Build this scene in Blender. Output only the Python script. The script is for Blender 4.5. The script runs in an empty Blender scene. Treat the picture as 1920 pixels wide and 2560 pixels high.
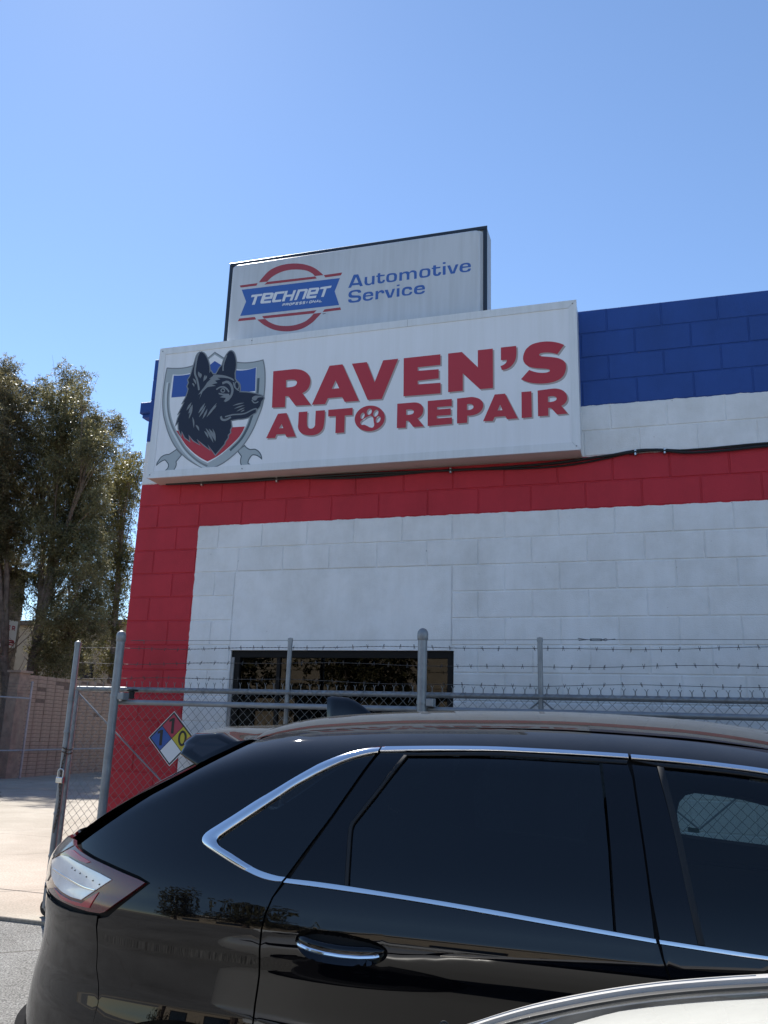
import bpy, math, random
import numpy as np
from mathutils import Vector, Matrix
from mathutils.geometry import delaunay_2d_cdt

# ------------------------------------------------------------------ camera, sky, sun, exposure
SC = bpy.context.scene
COL = SC.collection
rng = np.random.default_rng(7)
random.seed(7)
YAW, PITCH, ROLL = .308205, .256146, -.0320018
CAM = (4.2578, -6.2074, 1.6405)
cam = bpy.data.cameras.new('camera')
cam.sensor_fit = 'VERTICAL'
cam.sensor_height = 36.0
cam.lens = 36.0 * 2095.9 / 2560.0
cam.clip_start = .05
cam.clip_end = 2000
camo = bpy.data.objects.new('camera', cam)
COL.objects.link(camo)
cy, sy, cp, sp, cr, sr = math.cos(YAW), math.sin(YAW), math.cos(PITCH), math.sin(PITCH), math.cos(ROLL), math.sin(ROLL)
Rm = np.array([[cy, -sy, 0], [sy, cy, 0], [0, 0, 1]]) @ np.array([[1, 0, 0], [0, cp, -sp], [0, sp, cp]]) @ np.array([[cr, 0, sr], [0, 1, 0], [-sr, 0, cr]])
M = Matrix.Identity(4)
for i in range(3):
    M[i][0] = Rm[i, 0]; M[i][1] = Rm[i, 2]; M[i][2] = -Rm[i, 1]; M[i][3] = CAM[i]
camo.matrix_world = M
SC.camera = camo

SUN_EL, SUN_AZ = math.radians(49), math.radians(-41)      # azimuth clockwise from +Y
world = bpy.data.worlds.new('World')
SC.world = world
world.use_nodes = True
wn, wl = world.node_tree.nodes, world.node_tree.links
sky = wn.new('ShaderNodeTexSky')
sky.sky_type = 'NISHITA'
sky.sun_disc = False
sky.sun_elevation = SUN_EL
sky.sun_rotation = SUN_AZ
sky.altitude = 100
sky.air_density = 1.0
sky.dust_density = 0.05
sky.ozone_density = 4.2
wl.new(sky.outputs[0], wn['Background'].inputs[0])
wn['Background'].inputs[1].default_value = .067
sl = bpy.data.lights.new('sun', 'SUN')
sl.energy = 3.3
sl.angle = math.radians(.53)
sl.color = (1, .965, .91)
slo = bpy.data.objects.new('sun', sl)
COL.objects.link(slo)
sdir = Vector((math.sin(SUN_AZ) * math.cos(SUN_EL), math.cos(SUN_AZ) * math.cos(SUN_EL), math.sin(SUN_EL)))
slo.rotation_euler = sdir.to_track_quat('Z', 'Y').to_euler()
slo.location = sdir * 60
SC.view_settings.view_transform = 'Standard'
SC.view_settings.look = 'None'
SC.view_settings.exposure = 1.48
SC.view_settings.gamma = 1.0
SC.view_settings.use_curve_mapping = False
SC.render.film_transparent = False
SC.cycles.max_bounces = 10
SC.cycles.transparent_max_bounces = 24
SC.cycles.caustics_reflective = False
SC.cycles.caustics_refractive = False
SC.cycles.use_denoising = True

# ------------------------------------------------------------------ materials
def new_mat(name):
    m = bpy.data.materials.new(name)
    m.use_nodes = True
    nt = m.node_tree
    for n in list(nt.nodes):
        if n.type != 'OUTPUT_MATERIAL':
            nt.nodes.remove(n)
    return m, nt.nodes, nt.links, nt.nodes['Material Output']

def srgb(r, g, b):
    f = lambda c: c / 12.92 if c <= .04045 else ((c + .055) / 1.055) ** 2.4
    return (f(r / 255), f(g / 255), f(b / 255))

def add_bump(n, l, bsdf, scale, strength, dist=.002, detail=4, coords='Object', prev=None):
    tc = n.new('ShaderNodeTexCoord'); no = n.new('ShaderNodeTexNoise'); b = n.new('ShaderNodeBump')
    no.inputs['Scale'].default_value = scale; no.inputs['Detail'].default_value = detail
    b.inputs['Strength'].default_value = strength; b.inputs['Distance'].default_value = dist
    l.new(tc.outputs[coords], no.inputs['Vector']); l.new(no.outputs['Fac'], b.inputs['Height'])
    if prev is not None:
        l.new(prev.outputs[0], b.inputs['Normal'])
    l.new(b.outputs[0], bsdf.inputs['Normal'])
    return b

def pbr(name, col, rough=.5, metal=0, var=0, vscale=3, bump=0, bscale=40, bdist=.002, coat=0, coat_rough=.03, spec=.5, col2=None, vdetail=5):
    m, n, l, out = new_mat(name)
    p = n.new('ShaderNodeBsdfPrincipled')
    l.new(p.outputs[0], out.inputs[0])
    p.inputs['Base Color'].default_value = (*col, 1)
    p.inputs['Roughness'].default_value = rough
    p.inputs['Metallic'].default_value = metal
    p.inputs['Specular IOR Level'].default_value = spec
    p.inputs['Coat Weight'].default_value = coat
    p.inputs['Coat Roughness'].default_value = coat_rough
    if var or col2:
        tc = n.new('ShaderNodeTexCoord'); no = n.new('ShaderNodeTexNoise'); r = n.new('ShaderNodeValToRGB')
        no.inputs['Scale'].default_value = vscale; no.inputs['Detail'].default_value = vdetail; no.inputs['Roughness'].default_value = .62
        l.new(tc.outputs['Object'], no.inputs['Vector']); l.new(no.outputs['Fac'], r.inputs[0])
        c2 = col2 or tuple(c * (1 - var) for c in col)
        c1 = col if col2 else tuple(min(1, c * (1 + var * .6)) for c in col)
        r.color_ramp.elements[0].position = .32; r.color_ramp.elements[1].position = .68
        r.color_ramp.elements[0].color = (*c2, 1); r.color_ramp.elements[1].color = (*c1, 1)
        l.new(r.outputs[0], p.inputs['Base Color'])
    if bump:
        add_bump(n, l, p, bscale, bump, bdist)
    return m

def glass_mat(name, tint, ior=1.5, rough=0.0, grime=0):
    m, n, l, out = new_mat(name)
    tr = n.new('ShaderNodeBsdfTransparent'); gl = n.new('ShaderNodeBsdfGlossy'); fr = n.new('ShaderNodeFresnel'); mx = n.new('ShaderNodeMixShader')
    tr.inputs[0].default_value = (*tint, 1); gl.inputs['Roughness'].default_value = rough; fr.inputs[0].default_value = ior
    gl.inputs[0].default_value = (1, 1, 1, 1)
    l.new(fr.outputs[0], mx.inputs[0]); l.new(tr.outputs[0], mx.inputs[1]); l.new(gl.outputs[0], mx.inputs[2])
    if grime:
        d = n.new('ShaderNodeBsdfDiffuse'); d.inputs[0].default_value = (.5, .5, .48, 1)
        m2 = n.new('ShaderNodeMixShader'); tc = n.new('ShaderNodeTexCoord'); no = n.new('ShaderNodeTexNoise'); mu = n.new('ShaderNodeMath'); mu.operation = 'MULTIPLY'
        no.inputs['Scale'].default_value = 9; no.inputs['Detail'].default_value = 7
        l.new(tc.outputs['Object'], no.inputs['Vector']); l.new(no.outputs['Fac'], mu.inputs[0]); mu.inputs[1].default_value = grime
        l.new(mu.outputs[0], m2.inputs[0]); l.new(mx.outputs[0], m2.inputs[1]); l.new(d.outputs[0], m2.inputs[2]); l.new(m2.outputs[0], out.inputs[0])
    else:
        l.new(mx.outputs[0], out.inputs[0])
    return m

def math_node(n, l, op, a, b):
    k = n.new('ShaderNodeMath'); k.operation = op
    for i, v in enumerate((a, b)):
        if isinstance(v, (int, float)):
            k.inputs[i].default_value = v
        else:
            l.new(v, k.inputs[i])
    return k.outputs[0]

def mix_col(n, l, f, a, b, mode='MIX'):
    k = n.new('ShaderNodeMix'); k.data_type = 'RGBA'; k.blend_type = mode
    for i, v in ((0, f), (6, a), (7, b)):
        if isinstance(v, (int, float)):
            k.inputs[i].default_value = v
        elif isinstance(v, tuple):
            k.inputs[i].default_value = (*v, 1)
        else:
            l.new(v, k.inputs[i])
    return k.outputs[2]

H = .2032                    # block module
R0 = 3.30                    # height of the joint between red band and white field
RED, BLUE, WHITE = (.54, .030, .046), (.024, .078, .31), (.86, .865, .87)

def wall_paint():
    m, n, l, out = new_mat('painted_block')
    p = n.new('ShaderNodeBsdfPrincipled'); l.new(p.outputs[0], out.inputs[0])
    p.inputs['Roughness'].default_value = .62
    p.inputs['Specular IOR Level'].default_value = .35
    g = n.new('ShaderNodeNewGeometry'); s = n.new('ShaderNodeSeparateXYZ'); l.new(g.outputs['Position'], s.inputs[0])
    no = n.new('ShaderNodeTexNoise'); no.inputs['Scale'].default_value = 14; no.inputs['Detail'].default_value = 6; l.new(g.outputs['Position'], no.inputs['Vector'])
    wob = math_node(n, l, 'MULTIPLY', math_node(n, l, 'SUBTRACT', no.outputs['Fac'], .5), .022)
    z = math_node(n, l, 'ADD', s.outputs[2], wob)
    x = math_node(n, l, 'ADD', s.outputs[0], wob)
    jambred = math_node(n, l, 'LESS_THAN', x, 3 * H + .006)
    c = mix_col(n, l, jambred, WHITE, RED)
    c = mix_col(n, l, math_node(n, l, 'GREATER_THAN', z, R0), c, RED)
    c = mix_col(n, l, math_node(n, l, 'GREATER_THAN', z, R0 + 2 * H), c, WHITE)
    c = mix_col(n, l, math_node(n, l, 'GREATER_THAN', z, R0 + 4 * H + .003), c, BLUE)
    # grime: broad blotches, vertical runs
    mp = n.new('ShaderNodeMapping'); mp.inputs['Scale'].default_value = (3.2, 1, .9); l.new(g.outputs['Position'], mp.inputs[0])
    n2 = n.new('ShaderNodeTexNoise'); n2.inputs['Scale'].default_value = 1.6; n2.inputs['Detail'].default_value = 6; n2.inputs['Roughness'].default_value = .65; l.new(mp.outputs[0], n2.inputs['Vector'])
    n3 = n.new('ShaderNodeTexNoise'); n3.inputs['Scale'].default_value = 2.2; n3.inputs['Detail'].default_value = 9; n3.inputs['Roughness'].default_value = .7; l.new(g.outputs['Position'], n3.inputs['Vector'])
    r2 = n.new('ShaderNodeValToRGB'); r2.color_ramp.elements[0].position = .3; r2.color_ramp.elements[0].color = (.91, .905, .89, 1); r2.color_ramp.elements[1].position = .6; r2.color_ramp.elements[1].color = (1, 1, 1, 1)
    l.new(n2.outputs['Fac'], r2.inputs[0])
    r3 = n.new('ShaderNodeValToRGB'); r3.color_ramp.elements[0].position = .34; r3.color_ramp.elements[0].color = (.875, .87, .855, 1); r3.color_ramp.elements[1].position = .56; r3.color_ramp.elements[1].color = (1, 1, 1, 1)
    l.new(n3.outputs['Fac'], r3.inputs[0])
    oi = n.new('ShaderNodeObjectInfo')
    rr = n.new('ShaderNodeMapRange'); rr.inputs['To Min'].default_value = .97; rr.inputs['To Max'].default_value = 1.015; l.new(oi.outputs['Random'], rr.inputs['Value'])
    c = mix_col(n, l, 1.0, c, r2.outputs[0], 'MULTIPLY'); c = mix_col(n, l, 1.0, c, r3.outputs[0], 'MULTIPLY')
    cc = n.new('ShaderNodeCombineXYZ')
    for i in range(3): l.new(rr.outputs[0], cc.inputs[i])
    c = mix_col(n, l, 1.0, c, cc.outputs[0], 'MULTIPLY')
    # small chips
    vo = n.new('ShaderNodeTexNoise'); vo.inputs['Scale'].default_value = 26; vo.inputs['Detail'].default_value = 2; l.new(g.outputs['Position'], vo.inputs['Vector'])
    chip = math_node(n, l, 'GREATER_THAN', vo.outputs['Fac'], .765)
    c = mix_col(n, l, math_node(n, l, 'MULTIPLY', chip, .45), c, (.16, .13, .13))
    l.new(c, p.inputs['Base Color'])
    b1 = n.new('ShaderNodeTexNoise'); b1.inputs['Scale'].default_value = 120; b1.inputs['Detail'].default_value = 5; l.new(g.outputs['Position'], b1.inputs['Vector'])
    bp = n.new('ShaderNodeBump'); bp.inputs['Strength'].default_value = .6; bp.inputs['Distance'].default_value = .005; l.new(b1.outputs['Fac'], bp.inputs['Height'])
    b2 = n.new('ShaderNodeBump'); b2.inputs['Strength'].default_value = .35; b2.inputs['Distance'].default_value = .012; l.new(n3.outputs['Fac'], b2.inputs['Height']); l.new(bp.outputs[0], b2.inputs['Normal'])
    l.new(b2.outputs[0], p.inputs['Normal'])
    return m

def ground_mat(name, cols, fine, rough, bump, bdist, blotch=.6, crack=False):
    m, n, l, out = new_mat(name)
    p = n.new('ShaderNodeBsdfPrincipled'); l.new(p.outputs[0], out.inputs[0]); p.inputs['Roughness'].default_value = rough
    p.inputs['Specular IOR Level'].default_value = .3
    g = n.new('ShaderNodeNewGeometry')
    a = n.new('ShaderNodeTexNoise'); a.inputs['Scale'].default_value = fine; a.inputs['Detail'].default_value = 3; l.new(g.outputs['Position'], a.inputs['Vector'])
    b = n.new('ShaderNodeTexNoise'); b.inputs['Scale'].default_value = blotch; b.inputs['Detail'].default_value = 8; b.inputs['Roughness'].default_value = .65; l.new(g.outputs['Position'], b.inputs['Vector'])
    r = n.new('ShaderNodeValToRGB'); r.color_ramp.elements[0].position = .36; r.color_ramp.elements[1].position = .66
    r.color_ramp.elements[0].color = (*cols[0], 1); r.color_ramp.elements[1].color = (*cols[1], 1); l.new(a.outputs['Fac'], r.inputs[0])
    r2 = n.new('ShaderNodeValToRGB'); r2.color_ramp.elements[0].position = .3; r2.color_ramp.elements[1].position = .65
    r2.color_ramp.elements[0].color = (*cols[2], 1); r2.color_ramp.elements[1].color = (1, 1, 1, 1); l.new(b.outputs['Fac'], r2.inputs[0])
    c = mix_col(n, l, 1.0, r.outputs[0], r2.outputs[0], 'MULTIPLY')
    if crack:
        v = n.new('ShaderNodeTexVoronoi'); v.feature = 'DISTANCE_TO_EDGE'; v.inputs['Scale'].default_value = .42
        nz = n.new('ShaderNodeTexNoise'); nz.inputs['Scale'].default_value = 2.5; nz.inputs['Detail'].default_value = 6; l.new(g.outputs['Position'], nz.inputs['Vector'])
        va = mix_col(n, l, .12, g.outputs['Position'], nz.outputs['Color'], 'ADD')
        l.new(va, v.inputs['Vector'])
        k = math_node(n, l, 'LESS_THAN', v.outputs['Distance'], .0026)
        c = mix_col(n, l, math_node(n, l, 'MULTIPLY', k, .75), c, (.07, .06, .05))
    l.new(c, p.inputs['Base Color'])
    bp = n.new('ShaderNodeBump'); bp.inputs['Strength'].default_value = bump; bp.inputs['Distance'].default_value = bdist; l.new(a.outputs['Fac'], bp.inputs['Height']); l.new(bp.outputs[0], p.inputs['Normal'])
    return m

def car_paint(name, col, dust=.25, flake=.0, rough=.3, base_metal=0, dustcol=(.30, .28, .25), spec=.5):
    m, n, l, out = new_mat(name)
    p = n.new('ShaderNodeBsdfPrincipled')
    p.inputs['Base Color'].default_value = (*col, 1); p.inputs['Roughness'].default_value = rough; p.inputs['Metallic'].default_value = base_metal
    p.inputs['Specular IOR Level'].default_value = spec; p.inputs['Coat Weight'].default_value = 1; p.inputs['Coat Roughness'].default_value = .012; p.inputs['Coat IOR'].default_value = 1.55
    d = n.new('ShaderNodeBsdfDiffuse'); d.inputs[0].default_value = (*dustcol, 1)
    g = n.new('ShaderNodeNewGeometry'); s = n.new('ShaderNodeSeparateXYZ'); l.new(g.outputs['Normal'], s.inputs[0])
    up = math_node(n, l, 'POWER', math_node(n, l, 'MAXIMUM', s.outputs[2], 0), 5.0)
    no = n.new('ShaderNodeTexNoise'); no.inputs['Scale'].default_value = 5; no.inputs['Detail'].default_value = 9; no.inputs['Roughness'].default_value = .7; l.new(g.outputs['Position'], no.inputs['Vector'])
    sp_ = n.new('ShaderNodeTexNoise'); sp_.inputs['Scale'].default_value = 190; sp_.inputs['Detail'].default_value = 1; l.new(g.outputs['Position'], sp_.inputs['Vector'])
    speck = math_node(n, l, 'MULTIPLY', math_node(n, l, 'GREATER_THAN', sp_.outputs['Fac'], .79), .22)
    f = math_node(n, l, 'MULTIPLY', math_node(n, l, 'MULTIPLY', up, dust), math_node(n, l, 'ADD', math_node(n, l, 'MULTIPLY', no.outputs['Fac'], 1.2), .35))
    f = math_node(n, l, 'ADD', f, math_node(n, l, 'MULTIPLY', no.outputs['Fac'], dust * .004))
    f = math_node(n, l, 'ADD', f, math_node(n, l, 'MULTIPLY', speck, math_node(n, l, 'ADD', up, .16)))
    mx = n.new('ShaderNodeMixShader'); l.new(f, mx.inputs[0]); l.new(p.outputs[0], mx.inputs[1]); l.new(d.outputs[0], mx.inputs[2]); l.new(mx.outputs[0], out.inputs[0])
    return m

MAT = dict(
    wall=wall_paint(),
    stucco=pbr('infill_stucco', (.80, .81, .815), .7, var=.10, vscale=2.4, bump=.75, bscale=38, bdist=.006, vdetail=9),
    concrete_raw=pbr('bare_concrete', (.36, .35, .34), .8, var=.25, vscale=9, bump=.4, bscale=60),
    sign_white=pbr('sign_white', (.84, .85, .88), .42, var=.03, vscale=1.5),
    sign_trim=pbr('sign_trim_aluminium', (.74, .76, .79), .38, metal=.0, var=.05, vscale=4),
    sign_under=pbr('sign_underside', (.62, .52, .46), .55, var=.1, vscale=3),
    print_red=pbr('print_red', (.48, .034, .05), .45), print_tan=pbr('print_tan', (.42, .36, .34), .5),
    print_blue=pbr('print_blue', (.035, .10, .38), .45), print_navy=pbr('print_navy', (.008, .012, .032), .45),
    print_grey=pbr('print_grey', (.22, .24, .255), .45), print_silver=pbr('print_silver', (.40, .45, .47), .45), print_dark=pbr('print_slate', (.085, .115, .135), .45),
    print_light=pbr('print_pale', (.62, .67, .69), .45),
    tec_face=pbr('translucent_sign_face', (.60, .63, .67), .30, var=.07, vscale=2.5),
    tec_frame=pbr('dark_sign_frame', (.018, .028, .045), .4), tec_side=pbr('sign_cabinet_side', (.34, .38, .42), .5, var=.1),
    tec_red=pbr('faded_red_vinyl', (.36, .055, .07), .4), tec_blue=pbr('faded_blue_vinyl', (.045, .13, .42), .4), tec_white=pbr('faded_white_vinyl', (.72, .74, .78), .4),
    galv=pbr('galvanised_steel', (.27, .285, .30), .42, metal=.35, var=.22, vscale=9, bump=.15, bscale=90, bdist=.001),
    galv_wire=pbr('galvanised_wire', (.22, .225, .23), .40, metal=.5, var=.2, vscale=20),
    barb=pbr('weathered_barbed_wire', (.10, .09, .085), .6, metal=.3, var=.4, vscale=20),
    rust=pbr('rusty_chain', (.13, .085, .06), .65, metal=.4, var=.5, vscale=30), steel=pbr('padlock_steel', (.62, .62, .62), .25, metal=.9),
    rubber=pbr('black_rubber', (.016, .016, .017), .7, var=.3, vscale=15), black_cable=pbr('black_cable', (.012, .012, .012), .5),
    bronze=pbr('dark_window_frame', (.010, .009, .009), .6, spec=.2), room=pbr('dim_interior', (.035, .032, .03), .9),
    asphalt=ground_mat('asphalt', ((.10, .097, .09), (.32, .31, .29), (.58, .57, .55)), 95, .9, .8, .01, .8, crack=True),
    driveway=ground_mat('driveway_concrete', ((.31, .275, .22), (.43, .38, .31), (.62, .60, .56)), 60, .85, .35, .003, .55, crack=True),
    glass_window=glass_mat('shop_window_glass', (.12, .12, .12), 1.45),
    nf_white=pbr('hazard_white', (.72, .73, .74), .45), nf_black=pbr('hazard_black', (.01, .01, .012), .45), nf_red=pbr('hazard_red', (.40, .035, .07), .45), nf_blue=pbr('hazard_blue', (.025, .09, .33), .45), nf_yellow=pbr('hazard_yellow', (.52, .43, .035), .45),
    brown_block=pbr('brown_slump_block', (.285, .215, .16), .85, var=.3, vscale=5, bump=.6, bscale=30, bdist=.006),
    stone=pbr('ledge_stone', (.27, .225, .18), .85, var=.5, vscale=6, bump=.8, bscale=20, bdist=.01),
    mortar=pbr('dark_mortar', (.13, .095, .072), .9, var=.3, vscale=10),
    beige=pbr('beige_stucco', (.45, .37, .27), .85, var=.12, vscale=2, bump=.3, bscale=60), roofing=pbr('roof_gravel', (.25, .24, .23), .9, var=.2),
    teal_glass=pbr('far_window_glass', (.012, .022, .04), .08), cornice=pbr('pale_cornice', (.55, .50, .42), .7),
    bark=pbr('tree_bark', (.17, .125, .095), .9, var=.5, vscale=7, bump=1, bscale=14, bdist=.03),
    soil=pbr('planter_soil', (.07, .05, .035), .95, var=.4, vscale=20),
)
def streaky(name, col, dirt, rough):
    m, n, l, out = new_mat(name)
    p = n.new('ShaderNodeBsdfPrincipled'); l.new(p.outputs[0], out.inputs[0]); p.inputs['Roughness'].default_value = rough
    g = n.new('ShaderNodeNewGeometry'); mp = n.new('ShaderNodeMapping'); mp.inputs['Scale'].default_value = (9, 1, .55); l.new(g.outputs['Position'], mp.inputs[0])
    a = n.new('ShaderNodeTexNoise'); a.inputs['Scale'].default_value = 2.2; a.inputs['Detail'].default_value = 7; a.inputs['Roughness'].default_value = .6; l.new(mp.outputs[0], a.inputs['Vector'])
    b = n.new('ShaderNodeTexNoise'); b.inputs['Scale'].default_value = 1.3; b.inputs['Detail'].default_value = 5; l.new(g.outputs['Position'], b.inputs['Vector'])
    r = n.new('ShaderNodeValToRGB'); r.color_ramp.elements[0].position = .33; r.color_ramp.elements[1].position = .58
    r.color_ramp.elements[0].color = (dirt, dirt, dirt * .98, 1); r.color_ramp.elements[1].color = (1, 1, 1, 1)
    l.new(math_node(n, l, 'ADD', math_node(n, l, 'MULTIPLY', a.outputs['Fac'], .55), math_node(n, l, 'MULTIPLY', b.outputs['Fac'], .45)), r.inputs[0])
    l.new(mix_col(n, l, 1.0, col, r.outputs[0], 'MULTIPLY'), p.inputs['Base Color'])
    bp = n.new('ShaderNodeBump'); bp.inputs['Strength'].default_value = .25; bp.inputs['Distance'].default_value = .01; l.new(b.outputs['Fac'], bp.inputs['Height']); l.new(bp.outputs[0], p.inputs['Normal'])
    return m
MAT['sign_white'] = streaky('sign_white', (.84, .85, .88), .93, .4)
MAT['sign_trim'] = streaky('sign_trim_aluminium', (.78, .80, .82), .86, .36)
MAT['tec_face'] = streaky('translucent_sign_face', (.60, .63, .67), .84, .28)
def leaf_mat(name, c1, c2):
    m, n, l, out = new_mat(name)
    g = n.new('ShaderNodeNewGeometry'); no = n.new('ShaderNodeTexNoise'); no.inputs['Scale'].default_value = 1.7; no.inputs['Detail'].default_value = 4
    l.new(g.outputs['Position'], no.inputs['Vector'])
    r = n.new('ShaderNodeValToRGB'); r.color_ramp.elements[0].position = .35; r.color_ramp.elements[1].position = .7
    r.color_ramp.elements[0].color = (*c1, 1); r.color_ramp.elements[1].color = (*c2, 1)
    w = n.new('ShaderNodeTexWhiteNoise'); w.noise_dimensions = '1D'; l.new(g.outputs['Random Per Island'], w.inputs['W'])
    f = math_node(n, l, 'ADD', math_node(n, l, 'MULTIPLY', no.outputs['Fac'], .75), math_node(n, l, 'MULTIPLY', w.outputs['Value'], .28)); l.new(f, r.inputs[0])
    d = n.new('ShaderNodeBsdfPrincipled'); d.inputs['Roughness'].default_value = .42; l.new(r.outputs[0], d.inputs['Base Color'])
    t = n.new('ShaderNodeBsdfTranslucent'); l.new(r.outputs[0], t.inputs[0])
    mx = n.new('ShaderNodeMixShader'); mx.inputs[0].default_value = .5
    l.new(d.outputs[0], mx.inputs[1]); l.new(t.outputs[0], mx.inputs[2]); l.new(mx.outputs[0], out.inputs[0])
    return m
MAT['leaf_a'] = leaf_mat('olive_leaves', (.065, .066, .026), (.28, .245, .115))
MAT['leaf_b'] = leaf_mat('grey_green_leaves', (.06, .058, .028), (.26, .22, .11))
MAT['leaf_c'] = leaf_mat('yellow_green_leaves', (.06, .062, .016), (.24, .20, .06))

# ------------------------------------------------------------------ mesh helpers
def tag(o, label=None, cat=None, group=None, kind=None):
    if label: o['label'] = label
    if cat: o['category'] = cat
    if group: o['group'] = group
    if kind: o['kind'] = kind
    return o

def empty(name, loc=(0, 0, 0), rz=0, label=None, cat=None, group=None):
    o = bpy.data.objects.new(name, None)
    COL.objects.link(o)
    o.location = loc
    o.rotation_euler = (0, 0, rz)
    o.empty_display_size = .1
    return tag(o, label, cat, group)

def as_mesh(name, V, F, mat, smooth=False, normals=None):
    me = bpy.data.meshes.new(name)
    V = np.asarray(V, float).reshape(-1, 3)
    me.from_pydata(V.tolist(), [], [tuple(int(i) for i in f) for f in F])
    me.materials.append(mat)
    if smooth or normals is not None:
        me.polygons.foreach_set('use_smooth', [True] * len(me.polygons))
    if normals is not None:
        me.normals_split_custom_set_from_vertices([tuple(x) for x in np.asarray(normals)])
    me.update()
    return me

def put(name, me, parent=None, loc=None):
    """link a mesh; vertices are world coordinates unless loc is given (then local to the parent)"""
    o = bpy.data.objects.new(name, me)
    COL.objects.link(o)
    if loc is not None:
        o.location = loc
    if parent is not None:
        o.parent = parent
    return o

def world_parent(o, parent):
    """parent o, built in world coordinates, under an un-rotated empty or its part"""
    o.parent = parent
    p = parent; off = Vector((0, 0, 0))
    while p is not None:
        off += p.location
        p = p.parent
    o.location = o.location - off
    return o

class MB:
    def __init__(s):
        s.V = []; s.F = []
    def add(s, V, F):
        b = len(s.V)
        s.V.extend([tuple(map(float, v)) for v in V]); s.F.extend([tuple(i + b for i in f) for f in F])
        return s
    def box(s, x0, x1, y0, y1, z0, z1):
        V = [(x, y, z) for z in (z0, z1) for y in (y0, y1) for x in (x0, x1)]
        return s.add(V, [(0, 2, 3, 1), (4, 5, 7, 6), (0, 1, 5, 4), (2, 6, 7, 3), (0, 4, 6, 2), (1, 3, 7, 5)])
    def bbox(s, x0, x1, y0, y1, z0, z1, b=.01):
        """box with chamfered vertical and front edges (rounded-looking)"""
        xs = [x0, x0 + b, x1 - b, x1]; zs = [z0, z0 + b, z1 - b, z1]
        prof = []
        for y, i in ((y1, 0), (y0 + b, 0), (y0, b)):
            prof.append([(x0 + i, y, z0 + i), (x1 - i, y, z0 + i), (x1 - i, y, z1 - i), (x0 + i, y, z1 - i)])
        V = [p for r in prof for p in r]; F = []
        for k in range(2):
            for j in range(4):
                a, c = k * 4 + j, k * 4 + (j + 1) % 4
                F.append((a, a + 4, c + 4, c)[::-1])
        F.append((8, 9, 10, 11)); F.append((3, 2, 1, 0))
        return s.add(V, F)
    def tube(s, P, r, seg=8, cap=True):
        P = np.asarray(P, float); n = len(P)
        r = np.broadcast_to(np.asarray(r, float), (n,))
        T = np.gradient(P, axis=0) if n > 2 else np.repeat((P[-1] - P[0])[None], n, 0)
        T /= np.maximum(np.linalg.norm(T, axis=1, keepdims=True), 1e-9)
        ref = np.array([0, 0, 1.]) if abs(T[0][2]) < .9 else np.array([1., 0, 0])
        u = np.cross(T[0], ref); u /= np.linalg.norm(u)
        V = []; a = np.arange(seg) * 2 * np.pi / seg
        for i in range(n):
            u = u - T[i] * (u @ T[i]); u /= max(np.linalg.norm(u), 1e-9)
            w = np.cross(T[i], u)
            V.append(P[i] + r[i] * (np.cos(a)[:, None] * u + np.sin(a)[:, None] * w))
        F = []
        for i in range(n - 1):
            for j in range(seg):
                k = (j + 1) % seg
                F.append((i * seg + j, i * seg + k, (i + 1) * seg + k, (i + 1) * seg + j))
        if cap:
            F.append(tuple(range(seg))[::-1]); F.append(tuple((n - 1) * seg + j for j in range(seg)))
        return s.add(np.concatenate(V), F)
    def lathe(s, prof, c, axis='Z', seg=24):
        """prof: (r, h) pairs along the axis from c"""
        a = np.arange(seg) * 2 * np.pi / seg; V = []
        for r, h in prof:
            x, y, z = r * np.cos(a), r * np.sin(a), np.full(seg, h)
            if axis == 'Z': q = np.stack([x, y, z], 1)
            elif axis == 'Y': q = np.stack([x, z, -y], 1)
            else: q = np.stack([z, x, y], 1)
            V.append(q + np.asarray(c))
        F = []
        for i in range(len(prof) - 1):
            for j in range(seg):
                k = (j + 1) % seg
                F.append((i * seg + j, i * seg + k, (i + 1) * seg + k, (i + 1) * seg + j))
        if prof[0][0] > 1e-4: F.append(tuple(range(seg))[::-1])
        if prof[-1][0] > 1e-4: F.append(tuple((len(prof) - 1) * seg + j for j in range(seg)))
        return s.add(np.concatenate(V), F)
    def quad(s, a, b, c, d):
        return s.add([a, b, c, d], [(0, 1, 2, 3)])
    def build(s, name, mat, parent=None, smooth=False, local=False):
        o = put(name, as_mesh(name, s.V, s.F, mat, smooth))
        if smooth:
            try: o.data.set_sharp_from_angle(angle=math.radians(38))
            except Exception: pass
        if parent is not None:
            if local: o.parent = parent
            else: world_parent(o, parent)
        return o

def curve(pts, closed=True, k=5):
    """points (x, y) are corners, (x, y, 1) lie on a smooth curve (Catmull-Rom)"""
    n = len(pts); out = []
    for i in range(n if closed else n - 1):
        p1, p2 = pts[i], pts[(i + 1) % n]
        s1, s2 = len(p1) > 2, len(p2) > 2
        a1, a2 = np.array(p1[:2]), np.array(p2[:2])
        out.append(a1)
        if not (s1 or s2): continue
        if closed or i > 0: a0 = np.array(pts[i - 1][:2])
        else: a0 = 2 * a1 - a2
        if closed or i + 2 < n: a3 = np.array(pts[(i + 2) % n][:2])
        else: a3 = 2 * a2 - a1
        L = np.linalg.norm(a2 - a1)
        m1 = (a2 - a0) / max(np.linalg.norm(a2 - a0), 1e-9) * L if s1 else None
        m2 = (a3 - a1) / max(np.linalg.norm(a3 - a1), 1e-9) * L if s2 else None
        if m1 is None: m1 = 2 * (a2 - a1) - m2 if m2 is not None else a2 - a1
        if m2 is None: m2 = 2 * (a2 - a1) - m1
        for j in range(1, k):
            t = j / k
            out.append(a1 * (1 + 2 * t) * (1 - t) ** 2 + m1 * t * (1 - t) ** 2 + a2 * t * t * (3 - 2 * t) + m2 * t * t * (t - 1))
    if not closed: out.append(np.array(pts[-1][:2]))
    return np.array(out)

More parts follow.
